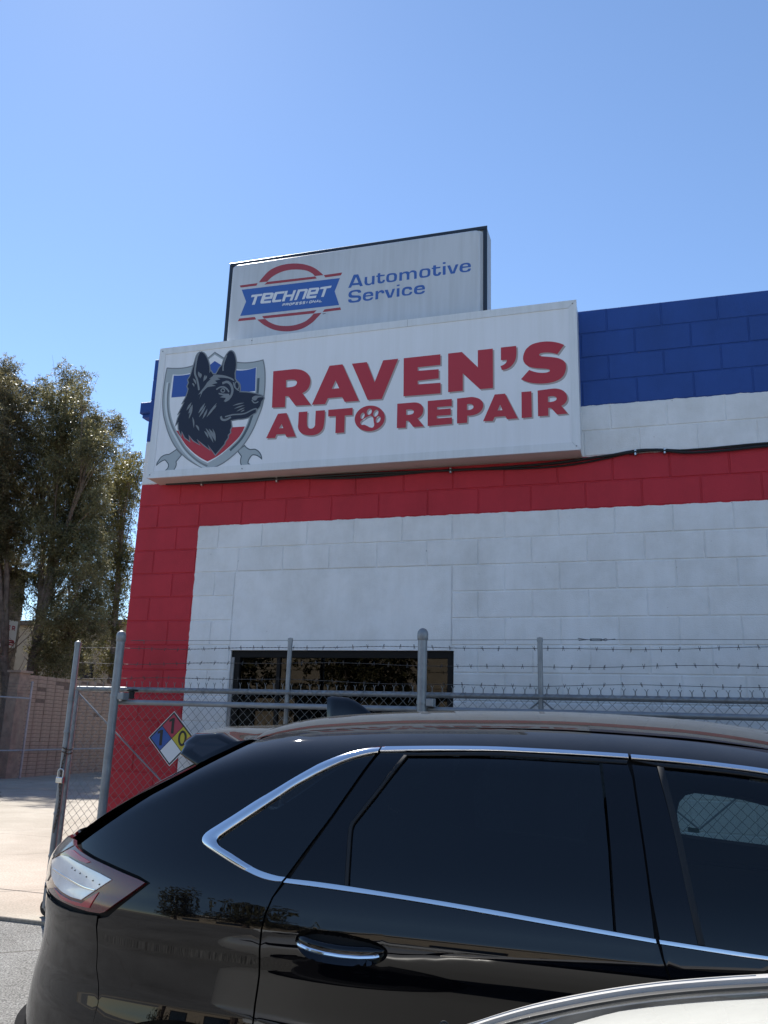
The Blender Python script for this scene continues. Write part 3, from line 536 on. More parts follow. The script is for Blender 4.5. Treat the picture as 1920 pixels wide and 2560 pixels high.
TEC={"red":[[[0.3364,0.6184],[0.3744,0.6687,1],[0.435,0.7259,1],[0.5186,0.7576,1],[0.6105,0.766,1],[0.7029,0.7565,1],[0.7885,0.7321,1],[0.8674,0.6915,1],[0.9253,0.6434,1],[0.9633,0.602],[0.8826,0.6043],[0.8495,0.64,1],[0.792,0.6737,1],[0.7067,0.6956,1],[0.6218,0.7022,1],[0.5376,0.689,1],[0.4684,0.6588,1],[0.4193,0.6147]],[[0.145,0.6145],[0.3245,0.6135],[0.3141,0.5894],[0.1572,0.5914]],[[0.4195,0.6118],[0.8863,0.6009],[0.9028,0.5771],[0.3933,0.5878]],[[0.9688,0.6012],[1.1424,0.6024],[1.1301,0.5758],[0.9838,0.5762]],[[0.1669,0.279],[0.3217,0.2753],[0.338,0.2482],[0.1546,0.2532]],[[0.3951,0.2738],[0.9186,0.2649],[0.8928,0.2381],[0.4127,0.2474]],[[0.992,0.2638],[1.1394,0.2641],[1.1479,0.2388],[0.9777,0.2391]],[[0.3489,0.2454],[0.4272,0.2427],[0.4722,0.2052,1],[0.545,0.1679,1],[0.63,0.1484,1],[0.72,0.1465,1],[0.8081,0.167,1],[0.8543,0.1962,1],[0.893,0.2353],[0.9664,0.235],[0.9358,0.1999,1],[0.8841,0.1506,1],[0.7981,0.1055,1],[0.7097,0.0919,1],[0.6195,0.0978,1],[0.52,0.1252,1],[0.4248,0.1792,1],[0.3795,0.2167,1]]],"banner":[[0.1686,0.5678],[1.1232,0.5505],[1.0798,0.4259],[1.1282,0.2879],[0.1743,0.3032],[0.2224,0.4416]],"tech":[[[[0.2748,0.5006],[0.3819,0.4983],[0.3766,0.4778],[0.3335,0.4783],[0.3133,0.3983],[0.2842,0.4],[0.3061,0.4777],[0.2692,0.4774]]],[[[0.3921,0.5022],[0.4735,0.497],[0.4841,0.4944,1],[0.4925,0.487,1],[0.491,0.4713],[0.4805,0.4358],[0.4048,0.4369],[0.4006,0.4227],[0.4739,0.4182],[0.4678,0.3953],[0.3867,0.3992],[0.3733,0.4025,1],[0.368,0.4111,1],[0.3689,0.4269],[0.3851,0.491]],[[0.4148,0.479],[0.4619,0.4779],[0.4579,0.4599],[0.4109,0.461]]],[[[0.51,0.4967],[0.6007,0.4949],[0.5944,0.4731],[0.5296,0.475],[0.5103,0.4175],[0.5751,0.4152],[0.5662,0.3944],[0.4988,0.3959],[0.4867,0.3996,1],[0.4818,0.4092,1],[0.484,0.4221],[0.498,0.4825]]],[[[0.6033,0.4945],[0.6317,0.4943],[0.6214,0.4536],[0.6754,0.4531],[0.6858,0.4905],[0.7114,0.4901],[0.6793,0.3908],[0.6537,0.3916],[0.6665,0.4318],[0.6151,0.4324],[0.6049,0.3929],[0.5775,0.3939]]],[[[0.7292,0.4914],[0.8057,0.4892],[0.8186,0.4858,1],[0.8243,0.4756,1],[0.8202,0.4579],[0.7964,0.3898],[0.7726,0.3898],[0.7968,0.4679],[0.751,0.469],[0.7227,0.3902],[0.6982,0.3909]]],[[[0.8386,0.4904],[0.9145,0.4866],[0.9262,0.4845,1],[0.9327,0.4763,1],[0.93,0.4611],[0.918,0.4237],[0.8474,0.4255],[0.8431,0.4116],[0.9112,0.4091],[0.905,0.3866],[0.8293,0.3895],[0.8164,0.3933,1],[0.8113,0.4028,1],[0.8126,0.4146],[0.8316,0.4799]],[[0.8576,0.4684],[0.903,0.4674],[0.8974,0.4499],[0.852,0.451]]],[[[0.9448,0.485],[1.0496,0.4871],[1.0417,0.4653],[1.0034,0.4655],[0.98,0.3869],[0.955,0.3876],[0.9759,0.4651],[0.9398,0.466]]]],"words":[[[[1.2509,0.5647],[1.2927,0.5626],[1.34,0.4434],[1.3145,0.443],[1.3052,0.4589],[1.2394,0.4614],[1.2316,0.4414],[1.205,0.4423]],[[1.2728,0.5403],[1.2979,0.4798],[1.2499,0.4818]]],[[[1.3544,0.5266],[1.377,0.5262],[1.3781,0.4756,1],[1.3832,0.4611,1],[1.3983,0.457,1],[1.4131,0.4604,1],[1.4209,0.4716],[1.4208,0.527],[1.445,0.5267],[1.4446,0.4445],[1.4219,0.445],[1.4215,0.4545],[1.41,0.4443,1],[1.3914,0.4413,1],[1.3687,0.4473,1],[1.3558,0.4629,1],[1.3529,0.4871]]],[[[1.4716,0.5455],[1.4951,0.5452],[1.4957,0.5269],[1.5354,0.5251],[1.5351,0.5118],[1.4962,0.5122],[1.4983,0.4705,1],[1.5041,0.4625,1],[1.5152,0.4633,1],[1.52,0.4761],[1.5389,0.4745],[1.5375,0.461,1],[1.5305,0.4502,1],[1.514,0.4446,1],[1.4917,0.4458,1],[1.4766,0.4538,1],[1.4723,0.4702],[1.472,0.5117],[1.4597,0.5123],[1.4592,0.5266],[1.4723,0.5256]]],[[[1.5981,0.5291,1],[1.6295,0.5245,1],[1.6447,0.5086,1],[1.6466,0.4808,1],[1.6407,0.4542,1],[1.6208,0.4452,1],[1.5878,0.444,1],[1.5618,0.4508,1],[1.5513,0.4688,1],[1.5511,0.4984,1],[1.5578,0.5191,1],[1.5742,0.5278,1]],[[1.5967,0.5135,1],[1.6152,0.5116,1],[1.6211,0.5002,1],[1.6216,0.4804,1],[1.6185,0.4632,1],[1.5984,0.4582,1],[1.5817,0.4618,1],[1.5751,0.4753,1],[1.5751,0.4989,1],[1.5802,0.5112,1]]],[[[1.668,0.5256],[1.6918,0.5253],[1.6921,0.5154],[1.7065,0.5251,1],[1.7283,0.5271,1],[1.7466,0.5224,1],[1.7571,0.5111],[1.7666,0.5242,1],[1.7828,0.5293,1],[1.8025,0.5252,1],[1.8172,0.5152,1],[1.8223,0.4969],[1.8231,0.445],[1.7996,0.4444],[1.7985,0.4965,1],[1.7938,0.5081,1],[1.7811,0.5119,1],[1.7623,0.5064,1],[1.7579,0.493],[1.7583,0.4457],[1.7336,0.4461],[1.7328,0.4939,1],[1.727,0.5068,1],[1.7141,0.5103,1],[1.6978,0.506,1],[1.692,0.4907],[1.6925,0.4449],[1.6684,0.4456]]],[[[1.8926,0.5305,1],[1.925,0.5269,1],[1.9404,0.511,1],[1.9419,0.4836,1],[1.9363,0.4572,1],[1.9157,0.4466,1],[1.8835,0.4443,1],[1.8564,0.4501,1],[1.8452,0.4704,1],[1.8464,0.4975,1],[1.8532,0.5199,1],[1.871,0.5298,1]],[[1.8929,0.5153,1],[1.9109,0.5126,1],[1.9176,0.5007,1],[1.918,0.4773,1],[1.9136,0.4644,1],[1.894,0.4595,1],[1.876,0.462,1],[1.8692,0.4766,1],[1.8706,0.4979,1],[1.8757,0.5127,1]]],[[[1.9659,0.5482],[1.9898,0.5481],[1.9905,0.5289],[2.0293,0.529],[2.0288,0.5155],[1.9907,0.5145],[1.9914,0.4706,1],[1.9958,0.4622,1],[2.0065,0.4626,1],[2.0133,0.4779],[2.0357,0.4765],[2.0331,0.4607,1],[2.0227,0.4487,1],[2.0032,0.4445,1],[1.98,0.449,1],[1.9684,0.4604,1],[1.966,0.4762],[1.9657,0.5151],[1.9532,0.5158],[1.953,0.5286],[1.9658,0.5283]]],[[[2.0492,0.5292],[2.0741,0.529],[2.0747,0.4469],[2.05,0.4463]]],[[[2.0487,0.5662],[2.0732,0.566],[2.0731,0.5497],[2.0486,0.5495]]],[[[2.0872,0.529],[2.113,0.529],[2.1355,0.4631],[2.1595,0.529],[2.1841,0.5292],[2.1533,0.4471],[2.1192,0.447]]],[[[2.2892,0.4859],[2.2213,0.4871],[2.2196,0.4739,1],[2.2239,0.4637,1],[2.2372,0.4591,1],[2.2581,0.4606,1],[2.2684,0.4736],[2.2903,0.4739],[2.2876,0.4601,1],[2.279,0.4499,1],[2.2547,0.445,1],[2.2268,0.446,1],[2.2058,0.4548,1],[2.1951,0.4698,1],[2.1943,0.493,1],[2.2,0.5153,1],[2.2157,0.5276,1],[2.2402,0.5317,1],[2.2681,0.529,1],[2.2839,0.5182,1],[2.2899,0.5019,1]],[[2.2212,0.5006],[2.2665,0.4996],[2.2647,0.5095,1],[2.2542,0.5157,1],[2.2368,0.5164,1],[2.2246,0.5116,1]]],[[[1.3266,0.3816],[1.2988,0.3805],[1.2961,0.3897,1],[1.2795,0.3968,1],[1.2563,0.3966,1],[1.2402,0.39,1],[1.2385,0.3756,1],[1.2483,0.366,1],[1.2811,0.36,1],[1.3138,0.3532,1],[1.3284,0.3366,1],[1.3269,0.315,1],[1.3138,0.2974,1],[1.2792,0.2932,1],[1.2373,0.2954,1],[1.2159,0.3055,1],[1.2111,0.3305],[1.2382,0.3293],[1.2434,0.3164,1],[1.2599,0.3108,1],[1.2877,0.312,1],[1.3013,0.3184,1],[1.3033,0.3279,1],[1.2937,0.3355,1],[1.2587,0.3402,1],[1.2258,0.3466,1],[1.212,0.3621,1],[1.2123,0.3889,1],[1.2255,0.4067,1],[1.2555,0.4138,1],[1.2928,0.4136,1],[1.3187,0.4036,1]]],[[[1.4376,0.334],[1.369,0.335],[1.3695,0.3238,1],[1.3745,0.3135,1],[1.3893,0.31,1],[1.4076,0.3124,1],[1.4173,0.3222],[1.438,0.3219],[1.433,0.3081,1],[1.4174,0.2966,1],[1.3853,0.2941,1],[1.3598,0.3009,1],[1.3453,0.3174,1],[1.3442,0.3442,1],[1.3503,0.3652,1],[1.3661,0.3762,1],[1.3913,0.3791,1],[1.4214,0.3749,1],[1.4358,0.3584,1]],[[1.3695,0.3481],[1.4146,0.3483],[1.412,0.3559,1],[1.4012,0.3607,1],[1.3851,0.3605,1],[1.3729,0.3559,1]]],[[[1.458,0.3762],[1.4818,0.3763],[1.4823,0.3618],[1.4947,0.3746,1],[1.5128,0.3793,1],[1.529,0.3723,1],[1.5372,0.3567],[1.5376,0.346],[1.5139,0.3463],[1.5113,0.3563,1],[1.5021,0.3591,1],[1.4886,0.3537,1],[1.4836,0.3374],[1.4837,0.2964],[1.4586,0.296]]],[[[1.5389,0.3757],[1.5675,0.3757],[1.5907,0.3133],[1.6096,0.3766],[1.634,0.3771],[1.6061,0.2968],[1.5723,0.2956]]],[[[1.648,0.3766],[1.6728,0.3765],[1.6737,0.2963],[1.649,0.2958]]],[[[1.648,0.4103],[1.6728,0.4116],[1.6723,0.3973],[1.6475,0.3969]]],[[[1.7851,0.3466],[1.7606,0.3466],[1.7572,0.3552,1],[1.7437,0.3595,1],[1.7281,0.3583,1],[1.7203,0.3483,1],[1.7185,0.3294,1],[1.7225,0.3146,1],[1.736,0.3103,1],[1.756,0.3124,1],[1.7638,0.3256],[1.786,0.3264],[1.7828,0.3111,1],[1.7675,0.2989,1],[1.7341,0.2963,1],[1.7071,0.3023,1],[1.6955,0.3182,1],[1.6948,0.3447,1],[1.7032,0.3675,1],[1.7231,0.3777,1],[1.7544,0.3786,1],[1.777,0.3692,1]]],[[[1.8963,0.3327],[1.829,0.3343],[1.8283,0.3239,1],[1.8338,0.3137,1],[1.8494,0.3101,1],[1.8671,0.3115,1],[1.8757,0.3208],[1.8965,0.3208],[1.8928,0.3066,1],[1.8762,0.296,1],[1.8453,0.294,1],[1.8186,0.3,1],[1.8036,0.3164,1],[1.8021,0.3442,1],[1.8092,0.3648,1],[1.8258,0.3753,1],[1.8524,0.3778,1],[1.8813,0.3752,1],[1.8949,0.3576,1]],[[1.83,0.3466],[1.8743,0.3462],[1.872,0.3546,1],[1.8595,0.3592,1],[1.844,0.359,1],[1.833,0.3543,1]]]],"pro":[[0.582,0.3453],[0.9691,0.3375],[0.5851,0.372]],"sm":[[0.9789,0.2167],[1.0025,0.2171],[0.9784,0.2272]]}

# ------------------------------------------------------------------ ground
def zground(y):
    return float(np.interp(y, [-400, -1.9, -.45, 400], [0, 0, .17, .17]))
gm = MB()
ys = [-300, -30, -12, -6, -3, -1.9, -1.2, -.45, 6, 20, 60, 300]
xs = [-300, -60, -20, -8, -2, 4, 10, 25, 80, 300]
V = [(x, y, zground(y)) for y in ys for x in xs]
nx = len(xs)
gm.add(V, [(j * nx + i, j * nx + i + 1, (j + 1) * nx + i + 1, (j + 1) * nx + i) for j in range(len(ys) - 1) for i in range(nx - 1)])
tag(gm.build('ground', MAT['asphalt']), kind='structure')
drv = empty('driveway', (-6, 4, .2)); tag(drv, kind='structure')
yb = [-.45, .42, 3.5, 6.6, 9.7, 13.2, 17, 22]; xb = [-22, -17.5, -14, -10.6, -7.2, -3.9, -.02]
for j in range(len(yb) - 1):
    for i in range(len(xb) - 1):
        MB().bbox(xb[i] + .005, xb[i + 1] - .005, yb[j] + .006, yb[j + 1] - .006, -.05, .2 + rng.normal(0, .0015), .006).build('slab', MAT['driveway'], drv)
swk = empty('sidewalk', (5, -.2, .2)); tag(swk, kind='structure')
for i in range(6):
    MB().bbox(-.01 + i * 2.2, -.01 + i * 2.2 + 2.19, -.444, .0 - .012, -.05, .2, .006).build('slab', MAT['driveway'], swk)

# ------------------------------------------------------------------ shop building of painted block
bld = empty('shop_building', (5.5, 5, .15), label='painted concrete block workshop with blue, white and red bands behind the gate', cat='building')
WX0, WX1, WZ0, WZ1 = 1.012, 2.864, 1.02, 2.244           # window opening
TOPZ = R0 + 8 * H
jd = .006                                                # joint depth
m = MB()
XE = 12.2
m.box(0.003, WX0, jd, .2, .1, TOPZ - .004); m.box(WX1, XE, jd, .2, .1, TOPZ - .004)
m.box(WX0, WX1, jd, .2, WZ1, TOPZ - .004); m.box(WX0, WX1, jd, .2, .1, WZ0)
fw = m.build('front_wall', MAT['wall'], bld)
MB().box(0.004, .2, .2, 14, .1, TOPZ - .01).build('side_wall', MAT['wall'], bld)
MB().box(.2, XE, .2, 14, 4.3, 4.5).build('roof', MAT['roofing'], bld)
MB().box(.2, XE, 13.8, 14, .1, TOPZ - .01).build('rear_wall', MAT['wall'], bld)
MB().box(XE - .2, XE, .2, 13.8, .1, TOPZ - .01).build('side_wall', MAT['wall'], bld)
MB().box(.2, 3.4, 2.4, 2.5, .15, 3).build('partition', MAT['room'], bld)
INX0, INX1, INZ0, INZ1 = 1.0, 14 * H, WZ1, R0 - 2 * H      # infill above the window
cache = {}
def block_mesh(L, Hh, b=.005):
    k = (round(L, 4), round(Hh, 4))
    if k not in cache:
        cache[k] = as_mesh('block', *(lambda q: (q.V, q.F))(MB().bbox(0, L, 0, .04, 0, Hh, b)), MAT['wall'])
    return cache[k]
rest = MB(); jw = .0075; nblk = 0
for r in range(-16, 8):
    z0 = R0 + r * H; z1 = z0 + H
    odd = (r % 2 == 0)                    # course 0 starts with a half block
    js = [0.0] + [H * k for k in range(1 if odd else 2, 61, 2)]
    for a, b in zip(js[:-1], js[1:]):
        segs = [(a, b)]
        cuts = []
        if z0 < WZ1 - .05 and z1 > WZ0 + .05: cuts.append((WX0, WX1))
        if z0 < INZ1 - .05 and z1 > INZ0 - .05: cuts.append((INX0, INX1))
        for c0, c1 in cuts:
            ns = []
            for p, q_ in segs:
                if q_ <= c0 or p >= c1: ns.append((p, q_)); continue
                if p < c0: ns.append((p, c0))
                if q_ > c1: ns.append((c1, q_))
            segs = ns
        for p, q_ in segs:
            if q_ - p < .03: continue
            zz0, zz1 = z0 + jw / 2, min(z1 - jw / 2, TOPZ)
            e0 = 0 if p == 0 else jw / 2
            hid = (r >= 2 and p > .25 and q_ < 3.8)
            vis = (not hid) and ((r >= -8 and p < 5.2) or (r >= -13 and p < .45) or (r >= -12 and 4.0 < p < 5.3))
            # blocks cut by the window head keep only their part above or below it
            if vis and nblk < 300:
                o = put('block', block_mesh(q_ - p - e0 - jw / 2, zz1 - zz0), None, (p + e0, rng.normal(0, .0006), zz0))
                world_parent(o, fw); nblk += 1
            else:
                rest.bbox(p + e0, q_ - jw / 2, rng.normal(0, .0006), .04, zz0, zz1, .005)
tag(rest.build('block_field', MAT['wall'], fw), kind='stuff')
# infill panel above the window: hand-trowelled
ip = MB(); nx_, nz_ = 60, 24
gx = np.linspace(INX0 + .004, INX1 - .004, nx_); gz = np.linspace(INZ0 + .001, INZ1 - .003, nz_)
V = []
for z in gz:
    for x in gx:
        edge = min(x - gx[0], gx[-1] - x, gz[-1] - z, .03) / .03
        V.append((x, .0015 - .0016 * edge + .0011 * math.sin(x * 9 + 2 * math.sin(z * 7)) * math.sin(z * 11), z))
ip.add(V, [(j * nx_ + i, j * nx_ + i + 1, (j + 1) * nx_ + i + 1, (j + 1) * nx_ + i) for j in range(nz_ - 1) for i in range(nx_ - 1)])
ip.build('infill_panel', MAT['wall'], bld, smooth=True)
win = MB()
win.box(WX0 + .002, WX1 - .002, .022, .075, WZ1 - .055, WZ1 - .002); win.box(WX0 + .002, WX1 - .002, .022, .075, WZ0 + .004, WZ0 + .06)
win.box(WX0 + .030, WX0 + .075, .022, .075, WZ0 + .06, WZ1 - .055); win.box(WX1 - .05, WX1 - .002, .022, .075, WZ0 + .06, WZ1 - .055)
wo = win.build('window', MAT['bronze'], bld)
MB().box(WX0 + .07, WX1 - .045, .046, .052, WZ0 + .055, WZ1 - .05).build('pane', MAT['glass_window'], wo)
MB().box(WX0 + .40, WX0 + .43, .030, .07, WZ0 + .06, WZ1 - .055).build('mullion', MAT['bronze'], wo)
MB().box(WX0 + .002, WX0 + .029, .012, .075, WZ0 + .06, WZ1 - .056).build('window_jamb', MAT['concrete_raw'], bld)
MB().bbox(WX0 - .02, WX1 + .02, -.035, .02, WZ0 - .05, WZ0 + .002, .006).build('window_sill', MAT['concrete_raw'], bld)
# interior post and shelf dimly seen behind the glass
MB().box(1.72, 1.78, .9, .96, .2, 3).box(1.2, 2.6, 1.6, 1.65, 1.5, 1.56).build('shelving', MAT['cornice'], bld)
sc_ = MB(); sc_.bbox(-.165, .003, .08, .24, 4.435, 4.545, .01); sc_.bbox(-.15, .003, .11, .21, 4.40, 4.436, .006)
sc_.build('scupper', MAT['wall'], bld)

# ------------------------------------------------------------------ black cables under the sign
cb = empty('cable_bundle', (2.6, -.02, 3.66), label='black cables sagging along the red band under the large white sign', cat='cable')
pa = [(.257, 3.694), (.7, 3.688), (1.33, 3.676), (2.0, 3.655), (2.83, 3.662), (3.3, 3.640), (3.68, 3.638), (3.96, 3.667), (4.233, 3.712), (4.39, 3.714), (4.6, 3.70), (5.14, 3.715), (6.5, 3.70), (9, 3.72)]
pb = [(.27, 3.690), (.9, 3.672), (1.33, 3.672), (2.1, 3.672), (2.83, 3.655), (3.2, 3.652), (3.6, 3.66), (4.0, 3.69), (4.233, 3.708), (4.39, 3.71), (4.584, 3.678), (4.84, 3.675), (5.14, 3.688), (6.5, 3.68), (9, 3.71)]
for k, (pp, r_) in enumerate(((pa, .0075), (pb, .0095), ([(x, z + .018 * math.sin(x * 2.1) + .004) for x, z in pa], .006))):
    c = curve([(p[0], p[1], 1) for p in pp], False, 4)
    MB().tube([(p[0], -.014 - .012 * (k == 1), p[1]) for p in c], r_, 6).build('cable', MAT['black_cable'], cb, smooth=True)
for x in (.62, 1.33, 2.83, 4.233, 4.44, 6.4):
    z = float(np.interp(x, [p[0] for p in pa], [p[1] for p in pa]))
    MB().bbox(x - .008, x + .008, -.032, -.001, z - .03, z + .014, .003).build('cable_clip', MAT['steel'], cb)

# ------------------------------------------------------------------ large white shop sign
SX0, SX1, SZ0, SZ1, SY = .19, 3.852, 3.69, 4.91, -.212
sg = empty('cabinet_sign', (2.0, -.1, SZ0), label="large white sign reading RAVEN'S AUTO REPAIR with a black dog on a shield", cat='sign')
MB().bbox(SX0 + .004, SX1 - .004, SY + .012, -.002, SZ0 + .012, SZ1 - .004, .004).build('cabinet', MAT['sign_trim'], sg)
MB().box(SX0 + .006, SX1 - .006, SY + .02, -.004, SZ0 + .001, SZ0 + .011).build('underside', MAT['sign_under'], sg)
FW = .062
def frame_bar(a, b, c, d):   # mitred bar, outer a-b, inner c-d, proud of the face with a sloped inner lip
    y0, y1 = SY - .006, SY + .012
    V = [(a[0], y0, a[1]), (b[0], y0, b[1]), (d[0], y0, d[1]), (c[0], y0, c[1]), (a[0], y1, a[1]), (b[0], y1, b[1]), (d[0], y1, d[1]), (c[0], y1, c[1])]
    return V, [(0, 1, 2, 3), (0, 4, 5, 1), (1, 5, 6, 2), (2, 6, 7, 3), (3, 7, 4, 0)]
g_ = .0012
co = [(SX0, SZ0), (SX1, SZ0), (SX1, SZ1), (SX0, SZ1)]; ci = [(SX0 + FW, SZ0 + FW), (SX1 - FW, SZ0 + FW), (SX1 - FW, SZ1 - FW), (SX0 + FW, SZ1 - FW)]
for k in range(4):
    a, b, c, d = co[k], co[(k + 1) % 4], ci[k], ci[(k + 1) % 4]
    e = np.array(b) - np.array(a); e = e / np.linalg.norm(e) * g_
    V, F = frame_bar(tuple(a + e), tuple(b - e), tuple(c + e), tuple(d - e))
    MB().add(V, F).build('trim', MAT['sign_trim'], sg)
for x, z in ((SX0 + .03, SZ0 + .03), (SX1 - .03, SZ0 + .03), (SX1 - .03, SZ1 - .03), (SX0 + .03, SZ1 - .03), (1.1, SZ1 - .025), (1.1, SZ0 + .03)):
    MB().lathe([(.006, 0), (.005, -.003), (0, -.004)], (x, SY - .006, z), 'Y', 8).build('screw', MAT['galv'], sg)
for x in (1.1, 2.5):
    MB().box(x, x + .002, SY - .0066, SY + .01, SZ1 - FW, SZ1 - .001).build('trim_seam', MAT['galv'], sg)
MB().quad((SX0 + .02, SY, SZ0 + .02), (SX1 - .02, SY, SZ0 + .02), (SX1 - .02, SY, SZ1 - .02), (SX0 + .02, SY, SZ1 - .02)).build('face', MAT['sign_white'], sg)
q = lambda k: Sheet(SX0, SZ0, SY - .0007 * k)
em = empty('shield_emblem', (0, 0, 0)); em.parent = sg; em.location = (0, 0, 0)
for w in DOG['wrench']:
    q(1).poly([w]).build('wrench', MAT['print_silver'], em)
    q(1.2).stroke([tuple(p) for p in w] + [tuple(w[0])], .009).build('wrench_edge', MAT['print_dark'], em)
q(2).poly([DOG['rim']]).build('shield_rim', MAT['print_silver'], em)
rimc = [tuple(p) for p in DOG['rim']]
q(2.4).stroke(rimc + [rimc[0]], .011).build('shield_rim_edge', MAT['print_grey'], em)
wc = [tuple(p) for p in DOG['white']]
def scale_c(pts, f):
    c = np.mean([p[:2] for p in pts], 0)
    return [tuple(c + (np.array(p[:2]) - c) * f) + tuple(p[2:]) for p in pts]
q(2.6).stroke(scale_c(wc, 1.055)[9:16], .022).build('shield_shade', MAT['print_dark'], em)
q(2.6).stroke(scale_c(wc, 1.09)[17:], .020).build('shield_highlight', MAT['print_light'], em)
q(2.7).stroke(scale_c(wc, 1.05)[17:], .016).build('shield_tone', MAT['print_grey'], em)
q(3).poly([wc]).build('shield_field', MAT['sign_white'], em)
q(4).poly([DOG['blue']]).build('shield_blue', MAT['print_blue'], em)
q(4).poly([DOG['red']]).build('shield_red', MAT['print_red'], em)
hd = [tuple(p) for p in DOG['head']]
q(5).stroke(hd + [hd[0]], .021).build('dog_outline', MAT['print_grey'], em)
q(6).poly([hd]).build('dog_head', MAT['print_navy'], em)
sh = q(7)
for p in DOG['patches']: sh.poly([p])
for w, p in DOG['strokes']: sh.stroke(p, w * .85, True)
sh.build('dog_highlights', MAT['print_grey'], em)
for L in LET:
    q(1).poly(L, .012, -.013).build('letter_shadow', MAT['print_tan'], sg)
    q(2).poly(L).build('letter', MAT['print_red'], sg)

# ------------------------------------------------------------------ second sign standing on the parapet
TX0, TX1, TZ0, TZ1 = .70, 3.119, TOPZ + .004, R0 + 2.518
rs = empty('roof_sign', (1.9, .12, TZ0), label='grey lightbox sign reading TECHNET Professional Automotive Service on top of the parapet', cat='sign')
MB().bbox(TX0 + .006, TX1 - .006, .006, .21, TZ0, TZ1 - .004, .004).build('cabinet', MAT['tec_side'], rs)
fw_ = .034
for a in ((TX0, TX1, TZ1 - fw_, TZ1), (TX0, TX1, TZ0 + .002, TZ0 + fw_), (TX0, TX0 + fw_, TZ0 + fw_ + .001, TZ1 - fw_ - .001), (TX1 - fw_, TX1, TZ0 + fw_ + .001, TZ1 - fw_ - .001)):
    MB().bbox(a[0], a[1], -.010, .0055, a[2], a[3], .004).build('frame', MAT['tec_frame'], rs)
fm = MB()       # pan-formed plastic face with rounded raised edge
ax0, ax1, az0, az1 = TX0 + fw_, TX1 - fw_, TZ0 + fw_, TZ1 - fw_
rings = [(0, .0), (.012, -.002), (.016, -.012), (.019, -.036), (.024, -.045), (.033, -.049), (.046, -.050)]
V = []
for d, y in rings:
    rr_ = max(.012, .045 - d * .3)
    pts = []
    for cx, cz, a0 in ((ax1 - d - rr_, az0 + d + rr_, -90), (ax1 - d - rr_, az1 - d - rr_, 0), (ax0 + d + rr_, az1 - d - rr_, 90), (ax0 + d + rr_, az0 + d + rr_, 180)):
        for t in range(7):
            a = math.radians(a0 + t * 15); pts.append((cx + rr_ * math.cos(a), y, cz + rr_ * math.sin(a)))
    V += pts
n_ = 28; F = []
for k in range(len(rings) - 1):
    for j in range(n_):
        i = (j + 1) % n_
        F.append((k * n_ + j, k * n_ + i, (k + 1) * n_ + i, (k + 1) * n_ + j))
F.append(tuple((len(rings) - 1) * n_ + j for j in range(n_)))
fo = fm.add(V, F).build('face', MAT['tec_face'], rs, smooth=True)
q = lambda k: Sheet(.70, R0 + 1.63, -.050 - .0008 * k)
lg = empty('round_emblem'); lg.parent = rs
for p in TEC['red']: q(1).poly([p]).build('emblem_band', MAT['tec_red'], lg)
q(1).poly([TEC['banner']]).build('emblem_banner', MAT['tec_blue'], lg)
for p in TEC['tech']: q(2).poly(p).build('emblem_letter', MAT['tec_white'], lg)
o_, x_, y_ = [np.array(v[:2]) for v in TEC['pro']]
sh = q(2); adv = (x_[0] - o_[0]) / 12
for i, ch in enumerate('PROFESSIONAL'):
    glyph(sh, ch, o_[0] + i * adv, o_[0] + i * adv + adv * (.9 if ch != 'I' else .7), o_[1] - .008 * i / 11, y_[1] - o_[1], .0075, .3)
sh.build('small_lettering', MAT['tec_white'], lg)
sh = q(2); p = TEC['sm']
glyph(sh, 'S', p[0][0], p[0][0] + .011, p[0][1], .011, .0025); glyph(sh, 'M', p[0][0] + .014, p[0][0] + .027, p[0][1], .011, .0025)
sh.build('service_mark', MAT['tec_frame'], lg)
for p in TEC['words']: q(1).poly(p).build('letter', MAT['tec_blue'], rs)

